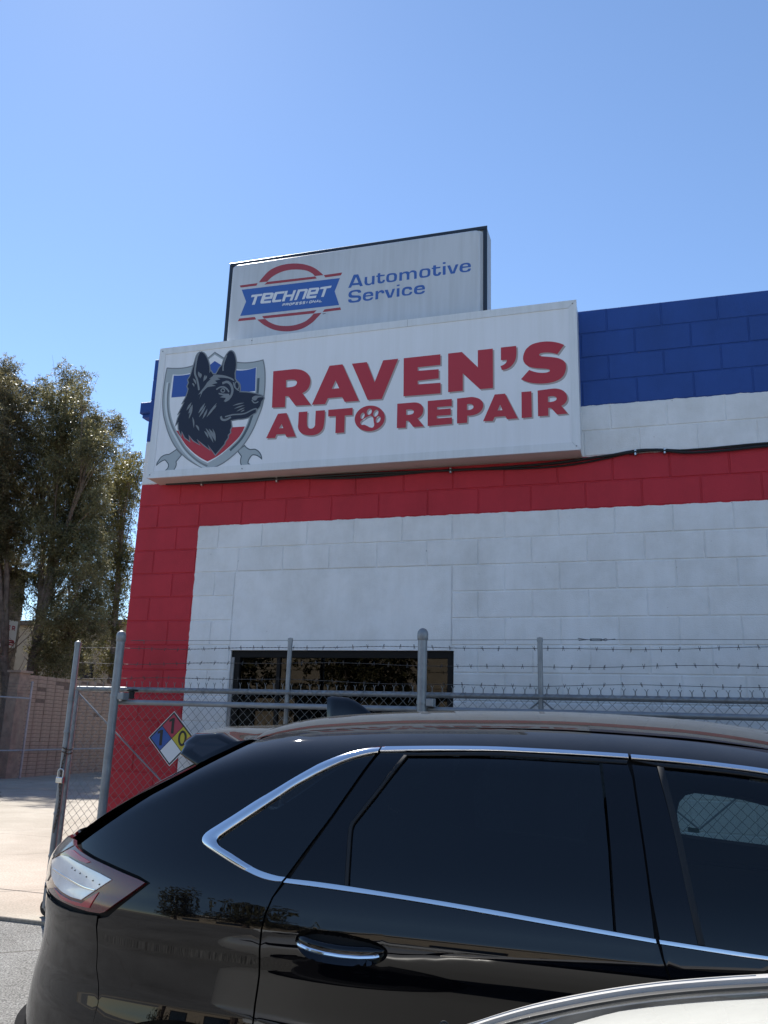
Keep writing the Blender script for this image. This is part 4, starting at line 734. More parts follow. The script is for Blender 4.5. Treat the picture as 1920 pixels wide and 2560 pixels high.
# ------------------------------------------------------------------ chain-link fabric
def chain_link(x0, x1, z0, z1, y, wire=.0021, pitch=.0718, tops=True, axis=None, seg=4):
    """woven zigzag wires in the plane y (or along axis=(origin, direction))"""
    mb = MB(); hp = pitch / 2
    nz = int(round((z1 - z0) / hp)); nw = int((x1 - x0) / hp)
    a = np.arange(seg) * 2 * np.pi / seg
    allV = []; allF = []; base = 0
    for k in range(0, nw, 1):
        if k % 2: continue
        xa = x0 + k * hp
        P = []
        for j in range(nz + 1):
            side = (j % 2 == 0)
            x = xa + (hp if side else 0) + (-.0012 if side else .0012)
            if x > x1: x = x1
            P.append((x, y + (.0022 if side else -.0022), z1 - j * hp))
        if tops:
            P = [(P[0][0] - .011, y + .004, z1 + .040), (P[0][0] - .001, y, z1 + .024)] + P
        P = np.array(P)
        n = len(P)
        T = np.gradient(P, axis=0); T /= np.linalg.norm(T, axis=1, keepdims=True)
        u = np.cross(T, [0, 1, 0]); u /= np.linalg.norm(u, axis=1, keepdims=True); w = np.cross(T, u)
        V = P[:, None] + wire * (np.cos(a)[None, :, None] * u[:, None] + np.sin(a)[None, :, None] * w[:, None])
        allV.append(V.reshape(-1, 3))
        i = np.arange(n - 1)[:, None] * seg + np.arange(seg)[None]; i2 = np.arange(n - 1)[:, None] * seg + (np.arange(seg)[None] + 1) % seg
        allF.append(np.stack([i, i2, i2 + seg, i + seg], -1).reshape(-1, 4) + base); base += n * seg
        # partner wire, mirrored, so each cell closes to a diamond
        P2 = P.copy(); off = 2 if tops else 0
        for j in range(nz + 1):
            side = (j % 2 == 0)
            P2[off + j, 0] = xa + (hp if side else pitch) + (.0012 if side else -.0012); P2[off + j, 1] = y + (-.0022 if side else .0022)
        if tops:
            P2[0, 0] = P2[off, 0] + .011; P2[1, 0] = P2[off, 0] + .001; P2[0, 1] = y - .004
        P2[:, 0] = np.minimum(P2[:, 0], x1)
        T = np.gradient(P2, axis=0); T /= np.linalg.norm(T, axis=1, keepdims=True)
        u = np.cross(T, [0, 1, 0]); u /= np.linalg.norm(u, axis=1, keepdims=True); w = np.cross(T, u)
        V = P2[:, None] + wire * (np.cos(a)[None, :, None] * u[:, None] + np.sin(a)[None, :, None] * w[:, None])
        allV.append(V.reshape(-1, 3)); allF.append(np.stack([i, i2, i2 + seg, i + seg], -1).reshape(-1, 4) + base); base += n * seg
    V = np.concatenate(allV)
    # slight slack in the fabric
    V[:, 1] += .004 * np.sin(V[:, 0] * 3.1) * np.sin(V[:, 2] * 4.3)
    V[:, 0] += .006 * np.sin(V[:, 2] * 7 + V[:, 0] * 1.7) + .003 * np.sin(V[:, 0] * 11 + V[:, 2] * 3); V[:, 2] += .003 * np.sin(V[:, 0] * 5.3)
    return V, np.concatenate(allF)

def barbed(x0, x1, z, y, seed):
    r = np.random.default_rng(seed); mb = MB()
    xs_ = np.arange(x0, x1, .03); sag = .009 * np.sin((xs_ - x0) * 1.9 + seed) + .004 * np.sin((xs_ - x0) * 5.3 + 2 * seed) + r.normal(0, .0012, len(xs_)).cumsum() * .25
    sag -= np.linspace(sag[0], sag[-1], len(xs_))
    for s in (0, math.pi):
        mb.tube([(x, y + .0014 * math.sin(x * 160 + s), z + dz + .0016 * math.cos(x * 105 + s)) for x, dz in zip(xs_, sag)], .0017, 4)
    x = x0 + .05
    while x < x1 - .03:
        zz = z + float(np.interp(x, xs_, sag))
        for d in (0, .006):
            a = r.uniform(.5, 1.3) * r.choice([-1, 1])
            v = np.array([.3 * math.cos(a), r.uniform(-.6, .6), math.sin(a)]); v = v / np.linalg.norm(v) * .018
            mb.tube([np.array((x + d, y, zz)) - v, np.array((x + d, y, zz)) + v], .0017, 3)
        mb.tube([(x - .002, y, zz), (x + .009, y, zz)], .0032, 5)
        x += .117 + r.normal(0, .014)
    return mb

GY, GZ = -.30, .20         # gate plane and ground at the gate
GX0, GX1 = -.215, 7.4
gate = empty('rolling_gate', (3.4, GY, GZ), label='grey chain-link rolling gate with barbed wire parked along the painted wall', cat='gate')
def pipe(mb, x, y, z0, z1, r, cap=True, seg=16):
    mb.tube([(x, y, z0), (x, y, z1)], r, seg)
    if cap:
        mb.lathe([(r * 1.12, -.012), (r * 1.15, .0), (r * 1.12, .018), (r * .95, r * .75), (r * .6, r * 1.15), (0, r * 1.32)], (x, y, z1 - .005), 'Z', seg)
    return mb
pipe(MB(), -.236, GY, .335, 2.262, .0245).build('end_post', MAT['galv'], gate, smooth=True)
for z in (1.80, 1.55, .93, .62, .42):
    MB().lathe([(.028, 0), (.0285, .001), (.0285, .02), (.028, .021)], (-.236, GY, z), 'Z', 14).bbox(-.215, -.175, GY - .008, GY + .008, z + .002, z + .018, .002).build('tension_band', MAT['galv'], gate, smooth=True)
MB().tube([(-.186, GY, .42), (-.186, GY, 1.90)], .0175, 12).build('upright', MAT['galv'], gate, smooth=True)
MB().tube([(-.186, GY, 1.902), (GX1, GY, 1.902)], .0205, 14).build('top_rail', MAT['galv'], gate, smooth=True)
MB().tube([(-.186, GY, .42), (GX1, GY, .42)], .0205, 12).build('bottom_rail', MAT['galv'], gate, smooth=True)
for x in (1.664, 3.542, 5.03, 6.6):
    pipe(MB(), x, GY, .42, 2.292, .0178, seg=12).build('upright', MAT['galv'], gate, smooth=True)
V, F = chain_link(-.19, GX1, .44, 1.925, GY - .024)
o = put('chain_link_fabric', as_mesh('chain_link_fabric', V, F, MAT['galv_wire'], True)); world_parent(o, gate)
for a, b in (((-.186, 1.87), (1.664, .45)), ((3.542, 1.88), (1.7, .45)), ((3.55, 1.88), (4.51, 1.11)), ((4.51, 1.11), (5.0, 1.53))):
    MB().tube([(a[0], GY + .012, a[1]), (b[0], GY + .012, b[1])], .0065, 6).build('brace_rod', MAT['galv'], gate, smooth=True)
for i, z in enumerate((2.235, 2.112, 1.985)):
    barbed(-.236, GX1, z, GY + .02, i + 3).build('barbed_wire', MAT['barb'], gate)
MB().tube([(-.236 + .5, GY, 2.288), (3.80, GY, 2.291), (GX1, GY, 2.287)], .0016, 5).tube([(.264, GY, 2.288), (.40, GY - .02, 2.289), (.402, GY - .02, 2.262)], .003, 5).build('tension_wire', MAT['barb'], gate)
tb = MB()
tb.tube([(3.80, GY, 2.301), (3.86, GY, 2.291)], .003, 5).tube([(3.805, GY, 2.286), (3.87, GY, 2.292)], .003, 5)
for dz in (-.006, .006): tb.tube([(3.885, GY, 2.291 + dz), (3.955, GY, 2.290 + dz)], .003, 6)
tb.lathe([(.008, 0), (.008, .012)], (3.88, GY, 2.291), 'X', 8).lathe([(.008, 0), (.008, .012)], (3.95, GY, 2.290), 'X', 8)
tb.tube([(3.962, GY, 2.29), (3.985, GY, 2.298), (4.0, GY, 2.29), (3.985, GY, 2.283), (3.962, GY, 2.29)], .003, 5).tube([(4.0, GY, 2.29), (4.048, GY, 2.295)], .003, 5)
tb.build('turnbuckle', MAT['galv_wire'], gate)
wh = MB().lathe([(.035, -.014), (.058, -.017), (.064, -.012), (.064, .012), (.058, .017), (.035, .014)], (-.215, GY, .264), 'Y', 22).build('wheel', MAT['rubber'], gate, smooth=True)
MB().lathe([(.012, -.03), (.034, -.013), (.036, .013), (.012, .03)], (-.215, GY, .264), 'Y', 16).build('hub', MAT['galv'], wh, smooth=True)
MB().bbox(-.25, -.19, GY - .03, GY - .024, .26, .42, .002).bbox(-.25, -.19, GY + .024, GY + .03, .26, .42, .002).bbox(-.25, -.185, GY - .03, GY + .03, .40, .425, .004).build('wheel_fork', MAT['galv'], gate)

gd = empty('gate_guide', (1.5, -.5, GZ), label='two tall grey steel posts with a pipe rail guiding the rolling gate', cat='gate post')
for x, zt in ((.309, 2.305), (2.755, 2.312)):
    pg = MB().tube([(x, -.50, .15), (x, -.50, zt)], .0325, 20).build('post', MAT['galv'], gd, smooth=True)
    r = .0325
    MB().lathe([(r * 1.06, -.045), (r * 1.16, -.04), (r * 1.17, 0), (r * 1.1, .014), (r * .85, .028), (r * .45, .037), (0, .040)], (x, -.50, zt), 'Z', 20).build('cap', MAT['galv'], pg, smooth=True)
    MB().lathe([(.036, 0), (.0365, .003), (.0365, .022), (.036, .025)], (x, -.50, 1.83), 'Z', 18).bbox(x + .03, x + .085, -.52, -.44, 1.815, 1.87, .006).build('clamp', MAT['galv'], pg, smooth=True)
MB().tube([(.31, -.44, 1.800), (3, -.44, 1.797), (8.5, -.44, 1.792)], .0205, 14).build('guide_rail', MAT['galv'], gd, smooth=True)
rl = MB().lathe([(.012, -.03), (.026, -.026), (.02, 0), (.026, .026), (.012, .03)], (.39, -.40, 1.855), 'Z', 14).bbox(.36, .42, -.43, -.36, 1.885, 1.90, .004)
rl.build('guide_roller', MAT['rubber'], gd, smooth=True)

# ------------------------------------------------------------------ chain and padlock on the gate end
ch = empty('chain', (-.2, GY - .03, 1.1), label='rusty steel chain hanging down the end frame of the gate', cat='chain')
z = 1.42; k = 0
while z > .80:
    x = -.213 + .012 * math.sin(z * 14); yy = GY - .032
    t = np.linspace(0, 2 * math.pi, 13)
    if k % 2: P = [(x + .009 * math.cos(a), yy, z + .019 * math.sin(a)) for a in t]
    else: P = [(x, yy + .009 * math.cos(a), z + .019 * math.sin(a)) for a in t]
    MB().tube(P, .0028, 5, cap=False).build('link', MAT['rust'], ch, smooth=True)
    z -= .030; k += 1
for z in (1.40, 1.43):
    t = np.linspace(0, 2 * math.pi, 15)
    MB().tube([(-.212 + .044 * math.cos(a), GY + .034 * math.sin(a), z + .008 * math.sin(2 * a)) for a in t], .005, 5, cap=False).build('link', MAT['rust'], ch, smooth=True)
pl = empty('padlock', (-.212, GY - .05, 1.17), label='weathered silver padlock with a long shackle hanging on the gate end', cat='padlock')
MB().tube([(-.236 + .0, GY - .05, 1.215), (-.236, GY - .05, 1.262), (-.228, GY - .05, 1.274), (-.212, GY - .05, 1.279), (-.196, GY - .05, 1.274), (-.188, GY - .05, 1.262), (-.188, GY - .05, 1.215)], .0048, 8).build('shackle', MAT['steel'], pl, smooth=True)
MB().bbox(-.245, -.179, GY - .063, GY - .037, 1.172, 1.216, .005).build('lock_body', MAT['steel'], pl)

# ------------------------------------------------------------------ hazard diamond
nf = empty('hazard_diamond', (.748, -.34, 1.337), label='hazard diamond sign with red 1, blue 1 and yellow 0 hanging on the gate mesh', cat='sign')
cx, cz, hd_ = .748, 1.540, .2035
def dia(cx, cz, r): return [(cx, cz - r), (cx + r, cz), (cx, cz + r), (cx - r, cz)]
d = dia(cx, cz, hd_); yp = -.345
MB().add([(x, yp, z) for x, z in d] + [(x, yp + .003, z) for x, z in d], [(0, 1, 2, 3), (7, 6, 5, 4)] + [(i, i + 4, (i + 1) % 4 + 4, (i + 1) % 4) for i in range(4)]).build('plate', MAT['nf_white'], nf)
Sheet(0, 0, yp - .0008).poly([dia(cx, cz, hd_ - .007)]).build('border', MAT['nf_black'], nf)
ri = hd_ - .019
for nm, ox, oz, mt in (('red_quadrant', 0, 1, 'nf_red'), ('blue_quadrant', -1, 0, 'nf_blue'), ('yellow_quadrant', 1, 0, 'nf_yellow'), ('white_quadrant', 0, -1, 'nf_white')):
    Sheet(0, 0, yp - .0016).poly([dia(cx + ox * ri / 2, cz + oz * ri / 2, ri / 2 - .003)]).build(nm, MAT[mt], nf)
def one(x, z): return [(x - .012, z - .058), (x + .012, z - .058), (x + .012, z + .058), (x - .006, z + .058), (x - .034, z + .044), (x - .034, z + .026), (x - .012, z + .034)]
for x, z in ((cx, cz + ri / 2 + .002), (cx - ri / 2, cz + .004)):
    Sheet(0, 0, yp - .0024).poly([one(x, z)]).build('numeral', MAT['nf_black'], nf)
zx = cx + ri / 2; E_ = lambda a, b: [(zx + a * math.cos(t), cz + .004 + b * math.sin(t), 1) for t in np.arange(12) * math.pi / 6]
Sheet(0, 0, yp - .0024).poly([E_(.037, .058), E_(.019, .040)]).build('numeral', MAT['nf_black'], nf)

for x in np.arange(.1, 7.2, .42):
    t = np.linspace(0, 2 * math.pi, 11)
    xx = float(x + rng.normal(0, .05))
    MB().tube([(xx + .006 * a / 6, GY - .002 + .027 * math.cos(a), 1.902 + .024 * math.sin(a)) for a in t] + [(xx + .01, GY - .03, 1.902 - .02 - rng.uniform(0, .03)), (xx + rng.normal(0, .012), GY - .034, 1.86 - rng.uniform(0, .02))], .0017, 4).build('wire_tie', MAT['galv_wire'], gate)

# ------------------------------------------------------------------ car bodies: one smooth surface per car, cut into panels
def mono(xs, ys):
    xs = np.array(xs, float); ys = np.array(ys, float); h = np.diff(xs); d = np.diff(ys) / h
    m = np.zeros(len(xs)); m[0] = d[0]; m[-1] = d[-1]
    for i in range(1, len(xs) - 1):
        if d[i - 1] * d[i] > 0:
            w1 = 2 * h[i] + h[i - 1]; w2 = h[i] + 2 * h[i - 1]; m[i] = (w1 + w2) / (w1 / d[i - 1] + w2 / d[i])
    def f(x):
        x = np.clip(np.asarray(x, float), xs[0], xs[-1])
        i = np.clip(np.searchsorted(xs, x) - 1, 0, len(xs) - 2)
        hh = h[i]; t = (x - xs[i]) / hh
        return ys[i] * (1 + 2 * t) * (1 - t) ** 2 + m[i] * hh * t * (1 - t) ** 2 + ys[i + 1] * t * t * (3 - 2 * t) + m[i + 1] * hh * t * t * (t - 1)
    return f

class Body:
    def __init__(s, WB, ZR, SH, XR, XF, root, UA=1.3, UB=3.4, RHO=.95, P=2.6, NR=2.7, LR=1.15, NF=2.6, LF=1.3):
        s.WB, s.ZR, s.SH, s.XR, s.XF = mono(*WB), mono(*ZR), mono(*SH), mono(*XR), mono(*XF)
        s.root = root; s.UA, s.UB, s.RHO, s.P, s.NR, s.LR, s.NF, s.LF = UA, UB, RHO, P, NR, LR, NF, LF
    def yh(s, x, z):
        zr = s.ZR(x); h = s.SH(x)
        a = np.clip((z - zr + h) / h, 0, 1); T = (1 - a ** s.P) ** (1 / s.P)
        t = np.clip((s.XR(z) + s.LR - x) / s.LR, 0, 1); R = (1 - t ** s.NR) ** (1 / s.NR)
        t = np.clip((x - s.XF(z) + s.LF) / s.LF, 0, 1); R = R * (1 - t ** s.NF) ** (1 / s.NF)
        return s.WB(z) * R * T
    def S(s, u, z):
        u = np.asarray(u, float); z = np.asarray(z, float)
        ph = np.where(u < s.UA, (s.UA - u) / s.RHO, np.where(u > s.UB, (s.UB - u) / s.RHO, 0.)); ph = np.clip(ph, -1.5708, 1.5708)
        x0 = np.clip(u, s.UA, s.UB); dx = -np.sin(ph); dy = np.cos(ph)
        lo = np.zeros_like(x0 + z); hi = lo + 2.2
        for _ in range(40):
            m = (lo + hi) / 2; ins = s.yh(x0 + m * dx, z) > m * dy
            lo = np.where(ins, m, lo); hi = np.where(ins, hi, m)
        return np.stack([x0 + lo * dx, -lo * dy, z + 0 * lo], -1)
    def N(s, u, z, e=4e-3):
        a = s.S(u + e, z) - s.S(u - e, z); b = s.S(u, z + e) - s.S(u, z - e)
        n = np.cross(a, b); return n / np.maximum(np.linalg.norm(n, axis=-1, keepdims=True), 1e-12)
    def top(s, x, y):
        x = np.asarray(x, float); y = np.abs(np.asarray(y, float))
        hi = s.ZR(x) + 0 * y; lo = hi - s.SH(x)
        for _ in range(40):
            m = (lo + hi) / 2; ins = s.yh(x, m) > y
            lo = np.where(ins, m, lo); hi = np.where(ins, hi, m)
        return lo
    def panel(s, name, contours, mat, parent=None, off=0., step=.03, skirt=.012, sides=(1, -1), offfun=None):
        """a skin piece outlined in (u, z) on the body side; made for the near side (1) and mirrored (-1)"""
        cs = []
        for c in contours:
            c = np.asarray([p[:2] for p in c], float) if not isinstance(c, np.ndarray) else c
            out = []
            for i in range(len(c)):
                a, b = c[i], c[(i + 1) % len(c)]
                k = max(1, int(np.linalg.norm(b - a) / step))
                out += [a + (b - a) * t / k for t in range(k)]
            cs.append(np.array(out))
        lo, hi = cs[0].min(0), cs[0].max(0)
        gx, gz = np.meshgrid(np.arange(lo[0] + step * .5, hi[0], step), np.arange(lo[1] + step * .5, hi[1], step * .8))
        g = np.stack([gx.ravel(), gz.ravel()], 1)
        g = g[inside(g, cs)]
        b = np.concatenate(cs)
        if len(g):
            dmin = np.sqrt(((g[:, None] - b[None]) ** 2).sum(-1)).min(1); g = g[dmin > step * .45]
        v, t = triangulate(cs, g)
        P = s.S(v[:, 0], v[:, 1]); n = s.N(v[:, 0], v[:, 1])
        o_ = off + (offfun(v) if offfun is not None else 0)
        P = P + n * (np.asarray(o_)[:, None] if np.ndim(o_) else o_)
        if offfun is not None:      # recompute normals of the displaced sheet
            fn = np.cross(P[t[:, 1]] - P[t[:, 0]], P[t[:, 2]] - P[t[:, 0]]); nn = np.zeros_like(P)
            for k in range(3): np.add.at(nn, t[:, k], fn)
            n2 = nn / np.maximum(np.linalg.norm(nn, axis=1, keepdims=True), 1e-12)
        else: n2 = n
        F = t.tolist(); V = P; NN = n2
        if skirt:
            ed = {}
            for f in F:
                for i in range(3):
                    e = (f[i], f[(i + 1) % 3])
                    if (e[1], e[0]) in ed: ed[(e[1], e[0])] = None
                    else: ed[e] = 1
            be = [e for e, k in ed.items() if k]
            ex = []; en = []; k0 = len(V)
            for a, c in be:
                d = P[c] - P[a]; on = np.cross(d, n[a]); on /= max(np.linalg.norm(on), 1e-9)
                ex += [P[a], P[c], P[c] - n[c] * skirt, P[a] - n[a] * skirt]; en += [on] * 4
                F.append((k0 + 1, k0, k0 + 3, k0 + 2)); k0 += 4
            V = np.concatenate([V, ex]); NN = np.concatenate([NN, en])
        res = []
        for sd in sides:
            if sd == 1: me = as_mesh(name, V, F, mat, True, NN)
            else:
                W = V * [1, -1, 1]; me = as_mesh(name, W, [tuple(f)[::-1] for f in F], mat, True, NN * [1, -1, 1])
            pa_ = parent[0 if sd == 1 else 1] if isinstance(parent, (list, tuple)) else (parent or s.root)
            res.append(put(name, me, pa_))
        return res
    def ymax(s, x, drop):
        return s.yh(x, s.ZR(x) - drop)
    def cap(s, name, x0, x1, drop, mat, parent=None, off=0., nx=40, ny=41, vlim=1., xedge=None, flip=False, dz=0.):
        """a piece of the upper skin (roof, glass, bonnet) between stations x0 and x1"""
        v = np.linspace(-vlim, vlim, ny); v = np.sign(v) * np.abs(v) ** .8 if vlim == 1. else v
        X = np.zeros((nx, ny)); Y = np.zeros((nx, ny))
        for j in range(ny):
            e1 = x1 if xedge is None else xedge(v[j])
            X[:, j] = np.linspace(x0, e1, nx)
        Y = s.ymax(X, drop) * v[None]
        def P(X, Y): return np.stack([X, Y, s.top(X, Y)], -1)
        e = 3e-3; ey = np.minimum(e, .3 * (s.ymax(X, drop * 1.15) - np.abs(Y)) + 1e-4)
        p = P(X, Y); a = P(X + e, Y) - P(X - e, Y); yb_ = np.abs(Y)
        b = P(X, Y + ey) - P(X, Y - ey)
        n = np.cross(a, b); n /= np.maximum(np.linalg.norm(n, axis=-1, keepdims=True), 1e-12)
        q_ = p + n * off; q_[..., 2] += dz
        F = [(i * ny + j, (i + 1) * ny + j, (i + 1) * ny + j + 1, i * ny + j + 1) for i in range(nx - 1) for j in range(ny - 1)]
        me = as_mesh(name, q_.reshape(-1, 3), F, mat, True, n.reshape(-1, 3))
        return put(name, me, parent or s.root)
    def strip(s, name, A, B, mat, off=.006, sides=(1, -1), parent=None):
        """narrow trim between two (u, z) polylines"""
        A = curve([tuple(p[:2]) + (1,) for p in A], False, 4); B = curve([tuple(p[:2]) + (1,) for p in B], False, 4)
        n = 140
        rs = lambda P: np.stack([np.interp(np.linspace(0, 1, n), np.concatenate([[0], np.cumsum(np.linalg.norm(np.diff(P, axis=0), axis=1))]) / np.linalg.norm(np.diff(P, axis=0), axis=1).sum(), P[:, k]) for k in range(2)], 1)
        A, B = rs(A), rs(B)
        rows = []; prof = [(0, -.4), (0, .75), (.07, 1.0), (.5, 1.03), (.93, 1.0), (1, .75), (1, -.4)]
        for f, hgt in prof:
            uv = A * (1 - f) + B * f; rows.append(s.S(uv[:, 0], uv[:, 1]) + s.N(uv[:, 0], uv[:, 1]) * off * hgt)
        V = np.concatenate(rows); k = len(prof)
        F = [(j * n + i, (j + 1) * n + i, (j + 1) * n + i + 1, j * n + i + 1) for j in range(k - 1) for i in range(n - 1)]
        F += [tuple(j * n for j in range(k))[::-1], tuple(j * n + n - 1 for j in range(k))]
        res = []
        for sd in sides:
            W = V if sd == 1 else V * [1, -1, 1]; FF = F if sd == 1 else [tuple(f)[::-1] for f in F]
            me = as_mesh(name, W, FF, mat, True)
            try: me.set_sharp_from_angle(angle=math.radians(50))
            except Exception: pass
            res.append(put(name, me, parent or s.root))
        return res

def make_wheel(root, x, y, z, r, w, side, rimcol, spokes=5):
    """tyre, rim and spokes; axle along y, outer face towards side"""
    t = MB().lathe([(r * .66, -w / 2), (r * .80, -w * .53), (r * .94, -w * .5), (r, -w * .36), (r, w * .36), (r * .94, w * .5), (r * .80, w * .53), (r * .66, w / 2)], (x, y, z), 'Y', 36).build('wheel', MAT['rubber'], None, smooth=True)
    t.parent = root
    m = MB().lathe([(r * .67, -w * .5), (r * .64, -w * .44), (r * .60, 0), (r * .64, w * .44), (r * .67, w * .5)], (x, y, z), 'Y', 36)
    yo = y + side * w * .40
    m.lathe([(r * .17, -.02), (r * .15, .02)], (x, yo, z), 'Y', 16)
    for k in range(spokes):
        a = 2 * math.pi * k / spokes
        for d in (-.16, .16):
            p0 = np.array([x + r * .1 * math.cos(a), yo, z + r * .1 * math.sin(a)]); p1 = np.array([x + r * .64 * math.cos(a + d), yo - side * .01, z + r * .64 * math.sin(a + d)])
            m.tube([p0, (p0 + p1) / 2, p1], [.028, .022, .018], 6)
    q_ = m.build('rim', rimcol, None, smooth=True); q_.parent = t
    return t

def circ(cx, cz, r, a0, a1, n=12):
    return [(cx + r * math.cos(math.radians(a)), cz + r * math.sin(math.radians(a))) for a in np.linspace(a0, a1, n)]

# ------------------------------------------------------------------ black SUV
CP = dict(
    paint=car_paint('black_car_paint', (.0020, .0022, .0036), dust=.13, spec=.0, dustcol=(.24, .24, .235)), gloss=pbr('gloss_black_trim', (.002, .002, .003), .2, coat=1, coat_rough=.015, spec=0),
    under=pbr('dark_body_shell', (.006, .006, .006), .8), chrome=pbr('chrome_trim', (.80, .81, .83), .07, metal=1), clad=pbr('black_plastic_cladding', (.008, .008, .009), .9, bump=.2, bscale=200, bdist=.001, spec=.08),
    privacy=glass_mat('privacy_glass', (.06, .07, .075), 1.58), clear=glass_mat('green_tinted_glass', (.60, .68, .64), 1.52), seal=pbr('window_seal', (.006, .006, .006), .55),
    lens=pbr('red_lamp_lens', (.105, .008, .012), .12, coat=1, coat_rough=.02), lens_clear=pbr('silver_lamp_reflector', (.74, .79, .88), .22, metal=.25, coat=1, coat_rough=.02, var=.12, vscale=14), lens_red=pbr('bright_red_lens', (.42, .02, .04), .2, coat=1), lens_rim=pbr('smoked_lens_edge', (.20, .20, .20), .15, coat=1),
    trim=pbr('interior_trim', (.055, .055, .056), .75), fabric=pbr('seat_fabric', (.03, .03, .031), .9, var=.2, vscale=40), liner=pbr('headliner', (.20, .19, .18), .9), alloy=pbr('alloy_wheel', (.42, .43, .44), .3, metal=.8))
suv = empty('suv', (1.92, -2.79, 0), label='black SUV with chrome window trim parked in front of the gate', cat='car')
SB = Body(([.2, .35, .5, .62, .74, .86, .95, 1.02, 1.06, 1.12, 1.20, 1.35, 1.5, 1.6, 1.8], [.88, .935, .955, .962, .957, .940, .944, .962, .964, .953, .930, .866, .793, .745, .66]),
          ([0, .06, .14, .25, .5, .75, .86, .95, 1.06, 1.2, 1.6, 2.0, 2.4, 2.8, 3.05, 3.2, 3.5, 3.85, 3.95, 4.3, 4.6, 4.72, 4.80], [1.06, 1.15, 1.215, 1.28, 1.43, 1.56, 1.618, 1.655, 1.685, 1.7045, 1.7275, 1.734, 1.721, 1.674, 1.61, 1.545, 1.35, 1.13, 1.085, 1.03, .94, .86, .70]),
          ([0, .5, 1.0, 1.6, 2.8, 3.5, 4.0, 4.8], [.16, .17, .20, .22, .22, .20, .13, .2]),
          ([.2, .4, .55, .75, .95, 1.1, 1.2, 1.7], [.14, .06, .03, .04, .06, .06, .04, .04]), ([.2, .4, .6, .8, .95, 1.1, 1.7], [4.66, 4.76, 4.78, 4.74, 4.66, 4.5, 4.3]), suv)
def sm(pts, k=3): return [tuple(p) for p in curve([tuple(p[:2]) + (1,) for p in pts], False, k)]
roofl = [(1.127, 1.644), (1.298, 1.651), (1.463, 1.656), (1.851, 1.661), (2.083, 1.659), (2.303, 1.651), (2.485, 1.639), (2.662, 1.623), (2.85, 1.592), (3.05, 1.537), (3.2, 1.472), (3.5, 1.278), (3.74, 1.125)]
qtop = [(.536, 1.241), (.569, 1.274), (.607, 1.312), (.641, 1.348), (.697, 1.409), (.735, 1.439), (.797, 1.491), (.851, 1.533), (.887, 1.562), (.918, 1.590), (.945, 1.608), (.988, 1.624), (1.047, 1.637)]
ctq_out = [(1.4968, 1.5891), (1.454, 1.5844), (1.4017, 1.5708), (1.3445, 1.5494), (1.2854, 1.5215), (1.2189, 1.4873), (1.1571, 1.4502), (1.093, 1.4099), (1.0346, 1.3668), (0.9897, 1.3336), (0.966, 1.3139), (0.9591, 1.3013), (0.962, 1.2895), (0.9767, 1.2774), (1.025, 1.2584), (1.0839, 1.2365), (1.14, 1.2176), (1.1934, 1.2034), (1.2367, 1.1981), (1.2644, 1.1985)]
ctq_in = [(1.4927, 1.5742), (1.4475, 1.5648), (1.4022, 1.5503), (1.3517, 1.5273), (1.2937, 1.4964), (1.228, 1.4625), (1.1685, 1.4226), (1.1129, 1.3832), (1.0604, 1.3439), (1.0221, 1.3127), (1.0095, 1.2987), (1.0114, 1.2899), (1.0266, 1.2791), (1.0739, 1.2618), (1.1325, 1.2398), (1.18, 1.2249), (1.2176, 1.2174), (1.2539, 1.2127), (1.2751, 1.212)]
ctd_up = [(1.503, 1.590), (1.635, 1.596), (1.752, 1.600), (1.869, 1.602), (1.982, 1.601), (2.118, 1.599), (2.265, 1.595)]
ctd_lo = [(1.499, 1.577), (1.639, 1.584), (1.755, 1.588), (1.872, 1.591), (1.983, 1.590), (2.119, 1.588), (2.267, 1.584)]
ctf_up = [(2.273, 1.594), (2.402, 1.588), (2.525, 1.579), (2.645, 1.567), (2.8, 1.543), (2.98, 1.497), (3.15, 1.42), (3.4, 1.27), (3.60, 1.135)]
ctf_lo = [(2.275, 1.583), (2.402, 1.577), (2.523, 1.568), (2.642, 1.556), (2.79, 1.532), (2.96, 1.486), (3.13, 1.41), (3.37, 1.265), (3.55, 1.135)]
bd_up = [(1.281, 1.2085), (1.367, 1.207), (1.469, 1.203), (1.591, 1.196), (1.751, 1.187), (1.907, 1.1765), (2.053, 1.1655), (2.194, 1.155), (2.321, 1.146)]
bd_lo = [(1.271, 1.196), (1.369, 1.193), (1.483, 1.1885), (1.593, 1.184), (1.752, 1.175), (1.907, 1.1645), (2.054, 1.154), (2.194, 1.1445), (2.323, 1.136)]
bf_up = [(2.330, 1.1455), (2.459, 1.139), (2.585, 1.133), (2.9, 1.122), (3.3, 1.113), (3.60, 1.109)]
bf_lo = [(2.332, 1.1355), (2.458, 1.129), (2.584, 1.123), (2.9, 1.112), (3.3, 1.103), (3.60, 1.100)]
cut = [(1.265, 1.198), (1.243, 1.157), (1.229, 1.114), (1.224, 1.071), (1.221, 1.018), (1.215, .943), (1.206, .87), (1.205, .818), (1.222, .765)]
rw, fwx, rz = (1.0, .37), 3.86, .37
arch_r = circ(rw[0], rw[1], .43, 58, 132, 16)
arch_r2 = circ(rw[0], rw[1], .43, 8, 56, 10)
bside = [(.69, 1.037), (.677, .954), (.679, .892), (.696, .845), (.71, .80), (.714, .715)]
g = .003
quarter = roofl + [(3.62, 1.135)] + ctf_up[::-1][1:] + ctd_up[::-1] + sm(ctq_out) + [(p[0] - g, p[1]) for p in cut[1:]] + arch_r[0:] + [(p[0] + g, p[1]) for p in bside[::-1][1:]] + [(.728, 1.048), (.785, 1.104), (.843, 1.160), (.80, 1.175), (.747, 1.186), (.684, 1.199), (.616, 1.212), (.550, 1.228)] + qtop
SB.panel('quarter_panel', [quarter], CP['paint'], step=.028)
